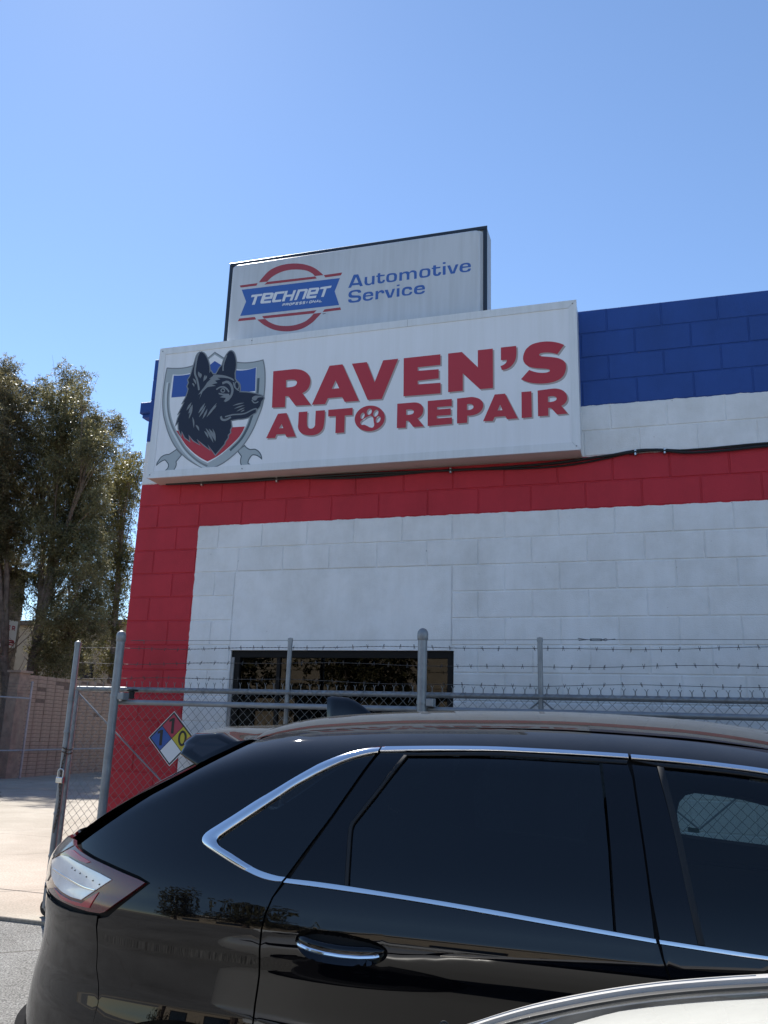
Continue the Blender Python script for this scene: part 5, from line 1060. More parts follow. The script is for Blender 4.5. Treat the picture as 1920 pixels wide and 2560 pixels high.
hcup = sm([(1.33, 1.053), (1.335, 1.066), (1.346, 1.077), (1.362, 1.083), (1.393, 1.0865), (1.451, 1.0855), (1.512, 1.081), (1.563, 1.074), (1.593, 1.065), (1.607, 1.054), (1.608, 1.043), (1.602, 1.031), (1.584, 1.019), (1.564, 1.0105), (1.524, 1.004), (1.474, 1.001), (1.423, 1.002), (1.389, 1.0055), (1.366, 1.012), (1.349, 1.023), (1.336, 1.038)], 3)[:-1]
bg = [(2.323, 1.136), (2.337, 1.104), (2.346, 1.078), (2.356, 1.046), (2.375, .96), (2.385, .80), (2.37, .55), (2.35, .39)]
crease_fun = lambda v: .0
rdoor = [(p[0] + g, p[1] - .001) for p in bd_lo] + [(p[0] - g, p[1]) for p in bg[1:]] + [(1.43, .39)] + arch_r2 + [(p[0] + g, p[1]) for p in cut[::-1][:-1]]
fdoor = [(p[0] + g * (p[0] < 2.5), p[1] - .001) for p in bf_lo] + [(3.53, 1.0), (3.50, .8), (3.44, .62), (3.40, .39)] + [(p[0] + g, p[1]) for p in bg[::-1][:-1]]
fcup = [(p[0] + 1.06, p[1] - .045) for p in hcup]
rd = SB.panel('door', [rdoor, hcup], CP['paint'], step=.028); fd = SB.panel('door', [fdoor, fcup], CP['paint'], step=.034)
for o in rd: o['label'] = 'rear door with chrome edged handle'
def bowl(cc):
    cc = np.array(cc)
    def f(v):
        d = np.sqrt(((v[:, None] - cc[None]) ** 2).sum(-1)).min(1)
        d = np.where(inside(v, [cc]), d, 0)
        return -.030 * np.sin(np.clip(d / .034, 0, 1) * math.pi / 2)
    return f
for cc, par, du, dz in ((hcup, rd, 0, 0), (fcup, fd, 1.06, -.045)):
    SB.panel('handle_cup', [cc], CP['gloss'], par, step=.009, skirt=0, offfun=bowl(cc))
    hb = [(1.336 + du, 1.054 + dz, -.004), (1.350 + du, 1.051 + dz, .010), (1.384 + du, 1.045 + dz, .020), (1.433 + du, 1.0405 + dz, .025), (1.484 + du, 1.0385 + dz, .025), (1.534 + du, 1.0385 + dz, .020), (1.575 + du, 1.0405 + dz, .010), (1.597 + du, 1.043 + dz, -.004)]
    hb = np.array(hb); t_ = np.linspace(0, 1, 8); tt = np.linspace(0, 1, 26)
    hb = np.stack([np.interp(tt, t_, hb[:, k]) for k in range(3)], 1)
    cen = SB.S(hb[:, 0], hb[:, 1]); nn = SB.N(hb[:, 0], hb[:, 1])
    for i_, sd in enumerate((1, -1)):
        V = []; ns = 12
        wv = .017 * np.clip(np.sin(np.linspace(.12, math.pi - .12, 26)) * 1.5, .35, 1)
        wn_ = .010 * np.clip(np.sin(np.linspace(.15, math.pi - .15, 26)) * 1.6, .4, 1)
        for k in range(26):
            for a in np.arange(ns) * 2 * math.pi / ns:
                V.append(cen[k] + nn[k] * (hb[k, 2] + wn_[k] * math.cos(a)) + np.array([0, 0, 1]) * (wv[k] * math.sin(a) + .006))
        V = np.array(V) * [1, sd, 1]
        F = [(k * ns + j, (k + 1) * ns + j, (k + 1) * ns + (j + 1) % ns, k * ns + (j + 1) % ns)[::(1 if sd == 1 else -1)] for k in range(25) for j in range(ns)] + [tuple(range(ns)), tuple(25 * ns + j for j in range(ns))]
        put('handle', as_mesh('handle', V, F, CP['gloss'], True), par[i_])
        P = cen + nn * (hb[:, 2] + wn_ * 1.02)[:, None] - np.array([0, 0, .003])
        mb = MB().tube((P * [1, sd, 1])[2:-2], .0056, 8); h_ = mb.build('handle_strip', CP['chrome'], None, smooth=True); h_.parent = par[i_]
SB.panel('front_fender', [[(3.62, 1.095), (3.80, 1.075), (4.15, 1.0), (4.35, .93), (4.38, .80), (4.36, .62)] + circ(fwx, rz, .43, 28, 165, 22) + [(3.41, .55), (3.447, .62), (3.506, .8), (3.536, 1.0)]], CP['paint'], step=.05)
SB.panel('front_bumper', [[(4.387, .92), (4.6, .86), (4.885, .80), (4.885, .25), (4.30, .25), (4.31, .45), (4.366, .60), (4.386, .80)]], CP['paint'], step=.06)
lamp_out = [(.20, 1.222), (.35, 1.238), (.43, 1.246), (.491, 1.247), (.515, 1.230), (.55, 1.218), (.616, 1.203), (.684, 1.190), (.747, 1.177), (.802, 1.166), (.828, 1.159), (.77, 1.108), (.718, 1.062), (.700, 1.055), (.656, 1.053), (.586, 1.055), (.495, 1.060), (.431, 1.066), (.32, 1.080), (.20, 1.095)]
bump_t = [(-.19, 1.045), (.1, 1.045), (.30, 1.043), (.423, 1.042), (.483, 1.037), (.569, 1.036), (.641, 1.040), (.687, 1.044)]
SB.panel('bumper', [bump_t + bside[1:] + circ(rw[0], rw[1], .43, 130, 172, 8) + [(.56, .36), (.3, .34), (-.19, .34)]], CP['paint'], step=.03)
lp = SB.panel('tail_lamp', [lamp_out], CP['lens'], off=.005, step=.014)
lamp_in = [(.40, 1.165), (.472, 1.193), (.51, 1.1935), (.594, 1.1795), (.664, 1.1665), (.715, 1.154), (.666, 1.116), (.622, 1.081), (.574, 1.081), (.519, 1.087), (.46, 1.099), (.415, 1.118)]
SB.panel('clear_lens', [lamp_in], CP['lens_clear'], lp, off=.009, step=.012, skirt=.005)
SB.panel('edge_lens', [[(.20, 1.216), (.35, 1.232), (.43, 1.242), (.490, 1.245), (.512, 1.2295), (.470, 1.205), (.452, 1.196), (.395, 1.17), (.40, 1.12), (.37, 1.09), (.20, 1.105)]], CP['lens_rim'], lp, off=.0085, step=.012, skirt=.004)
SB.panel('red_lens', [[(.478, 1.204), (.500, 1.216), (.522, 1.216), (.558, 1.206), (.615, 1.193), (.60, 1.187), (.551, 1.193)]], CP['lens_red'], lp, off=.0085, step=.012, skirt=.004)
SB.panel('lower_red_lens', [[(.46, 1.088), (.519, 1.077), (.574, 1.071), (.626, 1.071), (.68, 1.112), (.66, 1.064), (.60, 1.062), (.52, 1.066)]], CP['lens_red'], lp, off=.0082, step=.012, skirt=.004)
SB.strip('lens_bar', [(.43, 1.146), (.50, 1.139), (.56, 1.130), (.62, 1.121), (.668, 1.119)], [(.43, 1.140), (.50, 1.132), (.56, 1.123), (.62, 1.114), (.663, 1.113)], CP['chrome'], .011, parent=lp[0], sides=(1,))
for u_, z_ in ((.545, 1.166), (.562, 1.161), (.588, 1.156), (.618, 1.150), (.648, 1.143), (.676, 1.136)):
    SB.panel('lamp_tooth', [[(u_ - .003, z_ - .002), (u_ + .004, z_ - .003), (u_ + .003, z_ + .002)]], CP['gloss'], lp, off=.0102, step=.01, skirt=.002, sides=(1,))
SB.panel('tailgate', [[(-.19, 1.055), (.42, 1.055), (.31, 1.066), (.19, 1.085), (.19, 1.225), (.34, 1.245), (.40, 1.262), (.36, 1.262), (-.19, 1.235)]], CP['paint'], step=.03)
SB.panel('bumper_cladding', [[(-.19, .615), (.25, .62), (.45, .60), (.545, .56), (.55, .37), (.3, .30), (-.19, .30)]], CP['clad'], off=.030, step=.04, skirt=.03)
SB.panel('sill_cladding', [[(1.42, .40), (3.42, .40), (3.42, .24), (1.42, .24)]], CP['clad'], off=.008, step=.06)
# glass and pillars
qg = sm(ctq_in) + [(1.272, 1.209), (1.383, 1.385), (1.486, 1.570)]
SB.panel('quarter_glass', [sm(ctq_in)[:-1] + [(1.268, 1.2095), (1.379, 1.385), (1.484, 1.573)]], CP['privacy'], off=-.004, step=.03)
SB.panel('pillar_trim', [[(1.286, 1.209), (1.367, 1.2075), (1.4605, 1.2035), (1.451, 1.281), (1.443, 1.349), (1.445, 1.367), (1.453, 1.381), (1.514, 1.471), (1.577, 1.571), (1.62, 1.582), (1.498, 1.576), (1.392, 1.388)]], CP['gloss'], off=-.003, step=.03)
seal_l = [(1.463, 1.204), (1.454, 1.281), (1.446, 1.349), (1.448, 1.366), (1.456, 1.379), (1.517, 1.469), (1.581, 1.569)]
SB.panel('window', [[(p[0] + .012, p[1]) for p in seal_l] + [(1.73, 1.574), (1.874, 1.578), (1.985, 1.5765), (2.093, 1.575), (2.183, 1.572), (2.194, 1.482), (2.206, 1.344), (2.216, 1.1545)] + bd_up[::-1][1:-2]], CP['privacy'], off=-.006, step=.03)
SB.strip('window_seal', seal_l, [(p[0] + .011, p[1] - .001) for p in seal_l], CP['seal'], .004)
SB.strip('window_seal', [(1.581, 1.5755), (1.874, 1.5885), (2.093, 1.5845), (2.265, 1.5805)], [(1.586, 1.569), (1.874, 1.5785), (2.093, 1.5755), (2.262, 1.571)], CP['seal'], .003)
SB.panel('pillar_trim', [[(2.192, 1.572), (2.264, 1.5705), (2.276, 1.534), (2.288, 1.439), (2.299, 1.35), (2.309, 1.253), (2.318, 1.147), (2.224, 1.154), (2.214, 1.344), (2.202, 1.482)]], CP['gloss'], off=-.002, step=.03)
SB.panel('pillar_trim', [[(2.277, 1.570), (2.345, 1.566), (2.380, 1.409), (2.402, 1.272), (2.423, 1.142), (2.332, 1.1465), (2.315, 1.253), (2.305, 1.35), (2.294, 1.439), (2.283, 1.534)]], CP['gloss'], off=-.002, step=.03)
SB.panel('window', [[(2.363, 1.563), (2.498, 1.5585), (2.64, 1.546), (2.78, 1.523), (2.95, 1.478), (3.12, 1.402), (3.36, 1.257), (3.52, 1.145), (3.53, 1.112), (3.3, 1.114), (2.9, 1.123), (2.585, 1.1335), (2.440, 1.140), (2.418, 1.272), (2.396, 1.409)]], CP['clear'], off=-.006, step=.04)
SB.strip('window_seal', [(2.347, 1.566), (2.380, 1.409), (2.402, 1.272), (2.424, 1.143)], [(2.365, 1.564), (2.397, 1.409), (2.419, 1.272), (2.441, 1.141)], CP['seal'], .003)
SB.strip('window_seal', [(2.275, 1.5805), (2.525, 1.566), (2.64, 1.5535), (2.79, 1.530), (2.96, 1.484), (3.13, 1.408)], [(2.363, 1.566), (2.525, 1.557), (2.64, 1.545), (2.78, 1.522), (2.95, 1.477), (3.12, 1.401)], CP['seal'], .003)
# bright trim
SB.strip('chrome_trim', ctq_out, ctq_in, CP['chrome'], .007)
SB.strip('chrome_trim', ctd_up, ctd_lo, CP['chrome'], .007)
SB.strip('chrome_trim', ctf_up, ctf_lo, CP['chrome'], .007)
SB.strip('chrome_trim', bd_up, bd_lo, CP['chrome'], .007)
SB.strip('chrome_trim', bf_up, bf_lo, CP['chrome'], .007)
# roof, screens, bonnet
SB.cap('roof', 1.003, 3.02, .069, CP['paint'], nx=60, ny=61)
SB.cap('windshield', 3.03, 3.84, .066, CP['clear'], off=-.004)
SB.cap('hood', 3.90, 4.66, .075, CP['paint'])
SB.cap('rear_glass', .30, .90, .028, CP['privacy'], off=-.003)
SB.cap('rear_glass_surround', .13, .985, .075, CP['gloss'], off=-.010, ny=51)
# dark shell just under the skin, so panel gaps read black
SB.panel('inner_shell', [[(-.19, .30), (.5, .30), (.56, .55), (.68, .76)] + circ(rw[0], rw[1], .46, 128, 20, 14) + [(1.46, .30), (3.36, .30)] + circ(fwx, rz, .46, 165, 20, 14) + [(4.30, .30), (4.88, .30), (4.88, .76), (4.4, .88), (3.62, 1.06), (2.9, 1.09), (2.33, 1.125), (1.9, 1.155), (1.29, 1.186), (1.18, 1.19), (1.06, 1.225), (.965, 1.265), (.93, 1.30), (.97, 1.345), (1.05, 1.40), (1.2, 1.483), (1.36, 1.56), (1.5, 1.603), (1.87, 1.612), (2.27, 1.607), (2.27, 1.64), (1.5, 1.645), (1.0, 1.61), (.9, 1.56), (.7, 1.40), (.57, 1.25), (.3, 1.2), (-.19, 1.2)]], CP['under'], off=-.016, step=.06, skirt=0)
for k in ([(1.475, 1.60), (1.53, 1.60), (1.31, 1.17), (1.245, 1.17)], [(2.20, 1.60), (2.345, 1.60), (2.415, 1.10), (2.22, 1.10)], [(1.44, 1.60), (1.62, 1.60), (1.49, 1.40), (1.485, 1.18), (1.43, 1.18), (1.42, 1.36)]):
    SB.panel('pillar_core', [k], CP['under'], off=-.018, step=.06, skirt=0)
SB.cap('headliner', 1.0, 3.0, .09, CP['liner'], off=-.06)
SB.panel('door_card', [[(1.35, 1.17), (2.25, 1.13), (2.25, .45), (1.5, .45)]], CP['trim'], off=-.055, step=.08, skirt=0); SB.panel('door_card', [[(2.36, 1.12), (3.45, 1.09), (3.35, .45), (2.36, .45)]], CP['trim'], off=-.055, step=.08, skirt=0)
lin = [(2.30, 1.60), (2.6, 1.60), (2.85, 1.56), (3.1, 1.45), (3.4, 1.27), (3.56, 1.12), (2.34, 1.12)]
opn = [(2.427, 1.357), (2.440, 1.404), (2.467, 1.435), (2.505, 1.447), (2.6, 1.440), (2.70, 1.428), (2.85, 1.395), (3.05, 1.31), (3.28, 1.20), (3.25, 1.187), (2.795, 1.218), (2.6, 1.232), (2.435, 1.246)]
SB.panel('window_lining', [lin, opn], CP['trim'], off=-.035, step=.03, skirt=.03, sides=(-1,))
# spoiler over the rear screen
sp_ = []
ysp = np.concatenate([np.linspace(-.66, -.56, 5), np.linspace(-.5, .5, 11), np.linspace(.56, .66, 5)])
for y in ysp:
    e = max(0, abs(y) - .50) / .16
    sh_ = -.075 * (1 - (y / .66) ** 2); zt = .030 * (1 - (y / .64) ** 2)
    k = min(1, e)
    yy = min(abs(y), .60); zr1 = float(SB.top(1.0, yy)) + .003 - .02 * max(0, abs(y) - .60) / .06; zr2 = float(SB.top(.95, yy)) + .006 - .02 * max(0, abs(y) - .60) / .06
    sp_.append([(.692 + sh_ + .03 * k * k, 1.580 + zt * .8), (.700 + sh_ + .03 * k * k, 1.592 + zt * .9), (.752 + sh_ * .8, 1.614 + zt * 1.1), (.86, max(1.620 + zt * 1.15, 1.620)), (.95, zr2), (1.0, zr1),
                (.99, 1.600), (.93, 1.566), (.86, 1.530), (.81, 1.503), (.73 + sh_ * .4, 1.541 + zt * .2), (.700 + sh_ + .03 * k * k, 1.572 + zt * .6)])
tilt = [.955, .945, .925, .915, .915, .915, .95, .985, 1.02, 1.03, 1.01, .97]
V = [(p[0], y * (1 + (tl - 1) * min(1, abs(y) / .6) ** 3), p[1]) for y, r_ in zip(ysp, sp_) for p, tl in zip(r_, tilt)]; k = 12
V = np.array(V).reshape(len(ysp), k, 3); ends = []
for e, d in ((0, -1), (-1, 1)):      # rounded ends
    c = V[e].mean(0); ends.append([c + (V[e] - c) * f + np.array([0, d * dy, 0]) for f, dy in ((.965, .006), (.90, .011), (.80, .014), (.55, .016))])
V = np.concatenate([np.array(ends[0][::-1]), V, np.array(ends[1])]); nr = len(V); V = V.reshape(-1, 3)
F = [(i * k + j, i * k + (j + 1) % k, (i + 1) * k + (j + 1) % k, (i + 1) * k + j)[::-1] for i in range(nr - 1) for j in range(k)] + [tuple(range(k))[::-1], tuple((nr - 1) * k + j for j in range(k))]
spo = MB().add(V, F).build('spoiler', CP['paint'], None, smooth=True); spo.parent = suv
# shark-fin aerial
fin = [(1.029, 1.690), (1.030, 1.735), (1.023, 1.772), (1.032, 1.778), (1.075, 1.7775), (1.115, 1.775), (1.151, 1.762), (1.186, 1.741), (1.235, 1.705), (1.25, 1.690)]
V = []
for f in (0, .35, .7, 1):
    pass
base = [(x, 1.69) for x, z in fin]
rows = [(.030, 0.0), (.027, .35), (.017, .75), (.006, .97), (0.0, 1.0)]
ringL = []; mesh = MB(); n_ = 16
xs_ = np.linspace(1.024, 1.25, n_)
def fin_top(x): return float(np.interp(x, [1.024, 1.03, 1.05, 1.115, 1.151, 1.186, 1.235, 1.25], [1.773, 1.778, 1.779, 1.775, 1.762, 1.741, 1.705, 1.692]))
V = []
for sgn in (-1, 1):
    for hw, f in rows:
        for x in xs_:
            xx = x + (0.008 * (1 - f) if x < 1.04 else 0); wd = hw * min(1, (1.252 - x) / .09) ** .6 * min(1, .5 + (x - 1.024) / .05)
            V.append((xx, sgn * wd, 1.688 + (fin_top(x) - 1.688) * f))
F = []
for sg_ in range(2):
    b0 = sg_ * len(rows) * n_
    for r_ in range(len(rows) - 1):
        for i in range(n_ - 1):
            q_ = (b0 + r_ * n_ + i, b0 + r_ * n_ + i + 1, b0 + (r_ + 1) * n_ + i + 1, b0 + (r_ + 1) * n_ + i)
            F.append(q_ if sg_ == 0 else q_[::-1])
for r_ in range(len(rows) - 1):
    a, b = r_ * n_, len(rows) * n_ + r_ * n_
    F.append((a, a + n_, b + n_, b)); 
fo_ = MB().add(V, F).build('aerial_fin', CP['paint'], None, smooth=True); fo_.parent = suv
# wheels, seats, mirrors, floor
for x in (rw[0], fwx):
    for sd in (-1, 1): make_wheel(suv, x, sd * .83, .37, .37, .25, sd, CP['alloy'])
def lpart(mb, name, mat, smooth=False):
    o = mb.build(name, mat, None, smooth=smooth); o.parent = suv; return o
lpart(MB().box(.35, 4.4, -.74, .74, .26, .34), 'floor_pan', CP['under'])
lpart(MB().bbox(.30, 1.45, -.72, .72, .30, .80, .02), 'cargo_floor', CP['under'])
def seat(x, y, w):
    m = MB(); m.bbox(x, x + .50, y - w / 2, y + w / 2, .55, .70, .03)
    for z0, z1, xo, d in ((.66, .95, -.02, .16), (.93, 1.20, -.09, .14)):
        m.bbox(x + xo - .02, x + xo + d, y - w / 2, y + w / 2, z0, z1, .03)
    o = lpart(m, 'seat', CP['fabric'])
    mb = MB()
    for hy in ([y] if w < .8 else [y - w * .33, y + w * .33]):
        mb.lathe([(0, -.10), (.085, -.085), (.115, 0), (.085, .085), (0, .10)], (x - .08, hy, 1.32), 'Z', 12)
    h = lpart(mb, 'headrest', CP['fabric'], True); h.parent = o
for y in (-.38, .38): seat(2.30, y, .52)
seat(1.42, 0, 1.30)
lpart(MB().bbox(3.2, 3.75, -.70, .70, .75, 1.06, .05), 'dashboard', CP['trim'])
for sd in (-1, 1):
    mb = MB().lathe([(0, -.10), (.06, -.09), (.085, 0), (.06, .09), (0, .10)], (3.30, sd * 1.04, 1.17), 'Y', 14).tube([(3.34, sd * .90, 1.12), (3.32, sd * 1.0, 1.15)], .03, 8)
    lpart(mb, 'door_mirror', CP['paint'], True)
# sticker inside the far front window
st = MB().add([(2.47, .845, 1.246), (2.52, .845, 1.242), (2.52, .84, 1.262), (2.47, .84, 1.266)], [(0, 1, 2, 3)])
lpart(st, 'window_sticker', pbr('teal_sticker', (.35, .85, .85), .5))

# ------------------------------------------------------------------ silver car in the foreground (faces -X)
sil = empty('silver_car', (6.85, -5.12, 0), math.pi, label='low silver car with a white sunshade behind its windshield at the lower right', cat='car')
KP = dict(paint=car_paint('silver_car_paint', (.46, .455, .44), dust=.12, rough=.35, base_metal=.35), trim=pbr('bright_pillar_trim', (.62, .60, .57), .3, metal=.35, var=.1, vscale=8), glass=glass_mat('windshield_glass', (.90, .91, .90), 1.5, grime=.10), shade=pbr('white_sunshade', (.66, .655, .64), .75, var=.05, vscale=6, bump=.3, bscale=24, bdist=.01), dash=pbr('grey_dashboard', (.20, .21, .215), .7, var=.3, vscale=12, bump=.3, bscale=120), pillar=pbr('pillar_lining', (.34, .38, .42), .6, var=.15, vscale=15), rub=pbr('glass_rubber', (.012, .012, .012), .5))
KB = Body(([.2, .35, .5, .7, .85, .95, 1.1, 1.25, 1.4], [.82, .86, .875, .88, .87, .845, .775, .70, .62]),
          ([0, .1, .3, .8, 1.2, 1.6, 2.0, 2.2, 2.42, 2.6, 2.8, 2.95, 3.1, 3.3, 3.4, 3.9, 4.3, 4.42, 4.5], [.85, .95, 1.02, 1.25, 1.345, 1.375, 1.362, 1.342, 1.306, 1.269, 1.206, 1.140, 1.06, .98, .945, .87, .76, .68, .55]),
          ([0, .6, 1.6, 2.5, 3.3, 4.5], [.14, .16, .18, .16, .12, .14]), ([.2, .5, .8, 1.3], [.08, 0, .03, .1]), ([.2, .4, .55, .8, 1.2], [4.40, 4.49, 4.5, 4.42, 4.2]), sil, UA=1.2, UB=3.2, RHO=.9, P=2.6)
KB.cap('windshield', 2.06, 3.33, .030, KP['glass'], off=0)
KB.cap('sunshade', 2.08, 2.66, .030, KP['shade'], off=-.012, vlim=.985, xedge=lambda v: 2.60 + .34 * (1 - (abs(v) / .985) ** 3))
KB.cap('dashboard', 2.55, 3.30, .030, KP['dash'], off=-.10, vlim=.95)
KB.cap('roof', .98, 2.04, .052, KP['paint'])
KB.cap('rear_glass', .32, .95, .045, CP['privacy'])
KB.cap('hood', 3.36, 4.40, .06, KP['paint'])
za = lambda x, d: float(KB.ZR(x)) - d
xs_ = np.linspace(1.0, 3.30, 24)
A = [(x, za(x, .030)) for x in xs_]; B = [(x, za(x, .078)) for x in xs_]
KB.strip('pillar', A, B, KP['trim'], .016)
A2 = [(x, za(x, .024)) for x in xs_[10:]]; B2 = [(x, za(x, .033)) for x in xs_[10:]]
KB.strip('glass_seal', A2, B2, KP['rub'], .005)
KB.strip('pillar_lining', [(x, za(x, .032)) for x in np.linspace(2.45, 3.2, 14)], [(x, za(x, .068)) for x in np.linspace(2.45, 3.2, 14)], KP['pillar'], -.040)
KB.panel('side_window', [[(1.0, za(1.0, .085)), (1.6, za(1.6, .085)), (2.2, za(2.2, .085)), (2.6, za(2.6, .085)), (3.1, za(3.1, .09)), (3.15, .95), (.75, .965)]], CP['privacy'], off=-.006, step=.05)
KB.panel('body_side', [[(.0, .93), (.7, .955), (3.2, .94), (3.45, .87), (4.35, .70), (4.60, .62), (4.60, .28), (4.12, .28)] + circ(3.62, .32, .36, 0, 180, 14) + [(3.2, .22), (1.32, .22)] + circ(.95, .32, .36, 0, 180, 14) + [(.5, .28), (-.21, .28), (-.21, .80)]], KP['paint'], step=.05)
KB.panel('inner_shell', [[(-.2, .80), (.7, .93), (3.2, .92), (4.58, .58), (4.58, .3), (-.2, .3)]], CP['under'], off=-.03, step=.1, skirt=0)
for x in (.95, 3.62):
    for sd in (-1, 1): make_wheel(sil, x, sd * .76, .32, .32, .21, sd, CP['alloy'])
# clips on the exposed pillar lining, torn lining edge and a loop of loose wire
for x in (2.74, 2.82, 2.90):
    KB.panel('lining_clip', [[(x, za(x, .046)), (x + .022, za(x + .022, .046)), (x + .022, za(x + .022, .058)), (x, za(x, .058))]], KP['rub'], off=-.030, step=.02, skirt=.004, sides=(1, -1))
P = []
for t in np.linspace(0, math.pi, 15):
    x = 2.983 + .011 * math.cos(t); z = za(2.983, .02) + .024 * math.sin(t) ** .8
    P.append((x, float(KB.S(x, za(x, .032))[1]) + .004 * math.cos(t), z))
wo_ = MB().tube(P, .0025, 6).build('loose_wire', KP['rub'], None, smooth=True); wo_.parent = sil

# two more cars parked across the lot, behind the photographer (seen only mirrored in the SUV's paint)
def copy_tree(o, parent=None, swap=None):
    c = o.copy(); COL.objects.link(c); c.parent = parent
    if swap and c.data is not None and c.data.materials and c.data.materials[0] == KP['paint']:
        c.data = c.data.copy(); c.data.materials[0] = swap
    for ch in [x for x in ALLOBJ if x.parent == o]: copy_tree(ch, c, swap)
    return c
ALLOBJ = list(bpy.data.objects)
for (x, y, rz), mt, lb in (((-1.5, -14.2, .04), car_paint('white_car_paint', (.72, .72, .70), dust=.1, rough=.35), 'white car parked across the lot behind the photographer'), ((5.4, -14.6, -.03), car_paint('grey_car_paint', (.12, .13, .14), dust=.1, rough=.35, base_metal=.3), 'grey car parked across the lot behind the photographer')):
    c = copy_tree(sil, None, mt); c.name = 'parked_car'; c.location = (x, y, 0); c.rotation_euler = (0, 0, rz); tag(c, lb, 'car', 'cars parked across the lot')
    for ch in [k for k in bpy.data.objects if k.parent == c and k.name.split('.')[0] in ('loose_wire', 'lining_clip', 'sunshade')]: bpy.data.objects.remove(ch)

# ------------------------------------------------------------------ trees
CAMV = np.array(CAM)
def blob_world(px, py, Y):
    """a crown clump seen in region coordinates -> its place at depth Y"""
    x = px / 2.765; y = 840 + py / 2.765
    d = Rm @ np.array([(x - 960) / 2095.9, 1, (1280 - y) / 2095.9])
    t = (Y - CAM[1]) / d[1]
    return CAMV + t * d
def leaves(centres, n_per, length, width, seed, droop=.5):
    r = np.random.default_rng(seed); Vs = []
    for c, rad in centres:
        nt = max(6, int(n_per * (rad / .45) ** 2.2 / 16))
        # twigs start inside the clump and reach out, most of them hanging
        d = r.normal(size=(nt, 3)); d /= np.linalg.norm(d, axis=1, keepdims=True)
        st = c + d * rad * (r.random((nt, 1)) ** .45) * np.array([1, 1, .95]) * .95
        dr = d * .7 + r.normal(0, .5, (nt, 3)); dr[:, 2] -= droop * r.random(nt); dr[:, 2] += .25; dr /= np.linalg.norm(dr, axis=1, keepdims=True)
        L = r.uniform(.16, .42, (nt, 1))
        k = 16
        t = np.linspace(0, 1, k)[None, :, None]
        pts = st[:, None] + dr[:, None] * L[:, None] * t + np.array([0, 0, -1]) * (L[:, None] * .45) * t ** 2
        pts = pts + r.normal(0, .022, pts.shape)
        pts = pts.reshape(-1, 3); m = len(pts)
        ld = np.repeat(dr, k, 0) * .6 + r.normal(0, .75, (m, 3)); ld[:, 2] -= .25; ld /= np.linalg.norm(ld, axis=1, keepdims=True)
        sd = np.cross(ld, r.normal(size=(m, 3))); sd /= np.linalg.norm(sd, axis=1, keepdims=True)
        ln = (length * r.uniform(.6, 1.3, (m, 1))); wd = width * r.uniform(.7, 1.3, (m, 1))
        q_ = np.stack([pts, pts + ld * ln * .45 + sd * wd, pts + ld * ln, pts + ld * ln * .45 - sd * wd], 1)
        Vs.append(q_.reshape(-1, 3))
    return np.concatenate(Vs)
def leaf_mesh(name, V, mat):
    me = bpy.data.meshes.new(name); n = len(V) // 4
    me.vertices.add(len(V)); me.vertices.foreach_set('co', V.astype(np.float32).ravel())
    me.loops.add(len(V)); me.loops.foreach_set('vertex_index', np.arange(len(V), dtype=np.int32))
    me.polygons.add(n); me.polygons.foreach_set('loop_start', np.arange(0, len(V), 4, dtype=np.int32)); me.polygons.foreach_set('loop_total', np.full(n, 4, np.int32))
    me.materials.append(mat); me.update(); me.validate()
    return me
def bez(p0, p1, p2, n):
    t = np.linspace(0, 1, n)[:, None]
    return (1 - t) ** 2 * p0 + 2 * t * (1 - t) * p1 + t * t * p2
def tree(name, base, clumps, mat, seed, label, trunk_r, fork_z, n_per, length=.105, width=.013, group='trees behind the brown wall', extra_limbs=0):
    r = np.random.default_rng(seed)
    root = empty(name, tuple(base), label=label, cat='tree', group=group)
    base = np.array(base, float); cs = [(np.array(c), rad) for c, rad in clumps]
    mean = np.mean([c for c, _ in cs], 0)
    mb = MB()
    fork = base + np.array([(mean[0] - base[0]) * .22, (mean[1] - base[1]) * .22, fork_z])
    tk = bez(base, base + np.array([.1, .05, fork_z * .5]), fork, 9) + r.normal(0, .02, (9, 3)) * np.linspace(0, 1, 9)[:, None]
    mb.tube(tk, np.linspace(trunk_r * 1.25, trunk_r * .8, 9), 9)
    # main leaders to groups of clumps, then twigs to each clump
    k = min(6, max(2, len(cs) // 8)); ctr = np.array([c for c, _ in cs])
    cen = ctr[r.choice(len(ctr), k, replace=False)]
    for _ in range(8):
        lab = ((ctr[:, None] - cen[None]) ** 2).sum(-1).argmin(1)
        cen = np.array([ctr[lab == j].mean(0) if (lab == j).any() else cen[j] for j in range(k)])
    for j in range(k):
        mid = (fork + cen[j]) / 2 + np.array([*(r.normal(0, .15, 2)), .3])
        ld = bez(fork, mid, cen[j] - [0, 0, .3], 12) + r.normal(0, .03, (12, 3)) * np.linspace(0, 1, 12)[:, None]
        mb.tube(ld, np.linspace(trunk_r * .62, .022, 12), 7)
        for i in np.where(lab == j)[0]:
            s = ld[r.integers(5, 11)]; c = ctr[i]
            br = bez(s, (s + c) / 2 + np.array([*r.normal(0, .12, 2), .12]), c, 8) + r.normal(0, .02, (8, 3)) * np.linspace(0, 1, 8)[:, None]
            mb.tube(br, np.linspace(.026, .006, 8), 5)
            for _ in range(3):
                e = c + r.normal(0, .28, 3); mb.tube(bez(br[5], (br[5] + e) / 2 + [0, 0, .08], e, 5), np.linspace(.009, .003, 5), 3)
    for _ in range(extra_limbs):      # bare twiggy growth low on the trunk
        s = tk[r.integers(4, 9)]; e = s + np.array([r.normal(0, .7), r.normal(0, .4), r.uniform(.3, 1.5)])
        mb.tube(bez(s, (s + e) / 2 + r.normal(0, .15, 3), e, 7), np.linspace(.022, .004, 7), 4)
    mb.build('trunk', MAT['bark'], root, smooth=True)
    V = leaves(cs, n_per, length, width, seed + 1)
    o = put('crown', leaf_mesh('crown', V, mat)); world_parent(o, root)
    return root
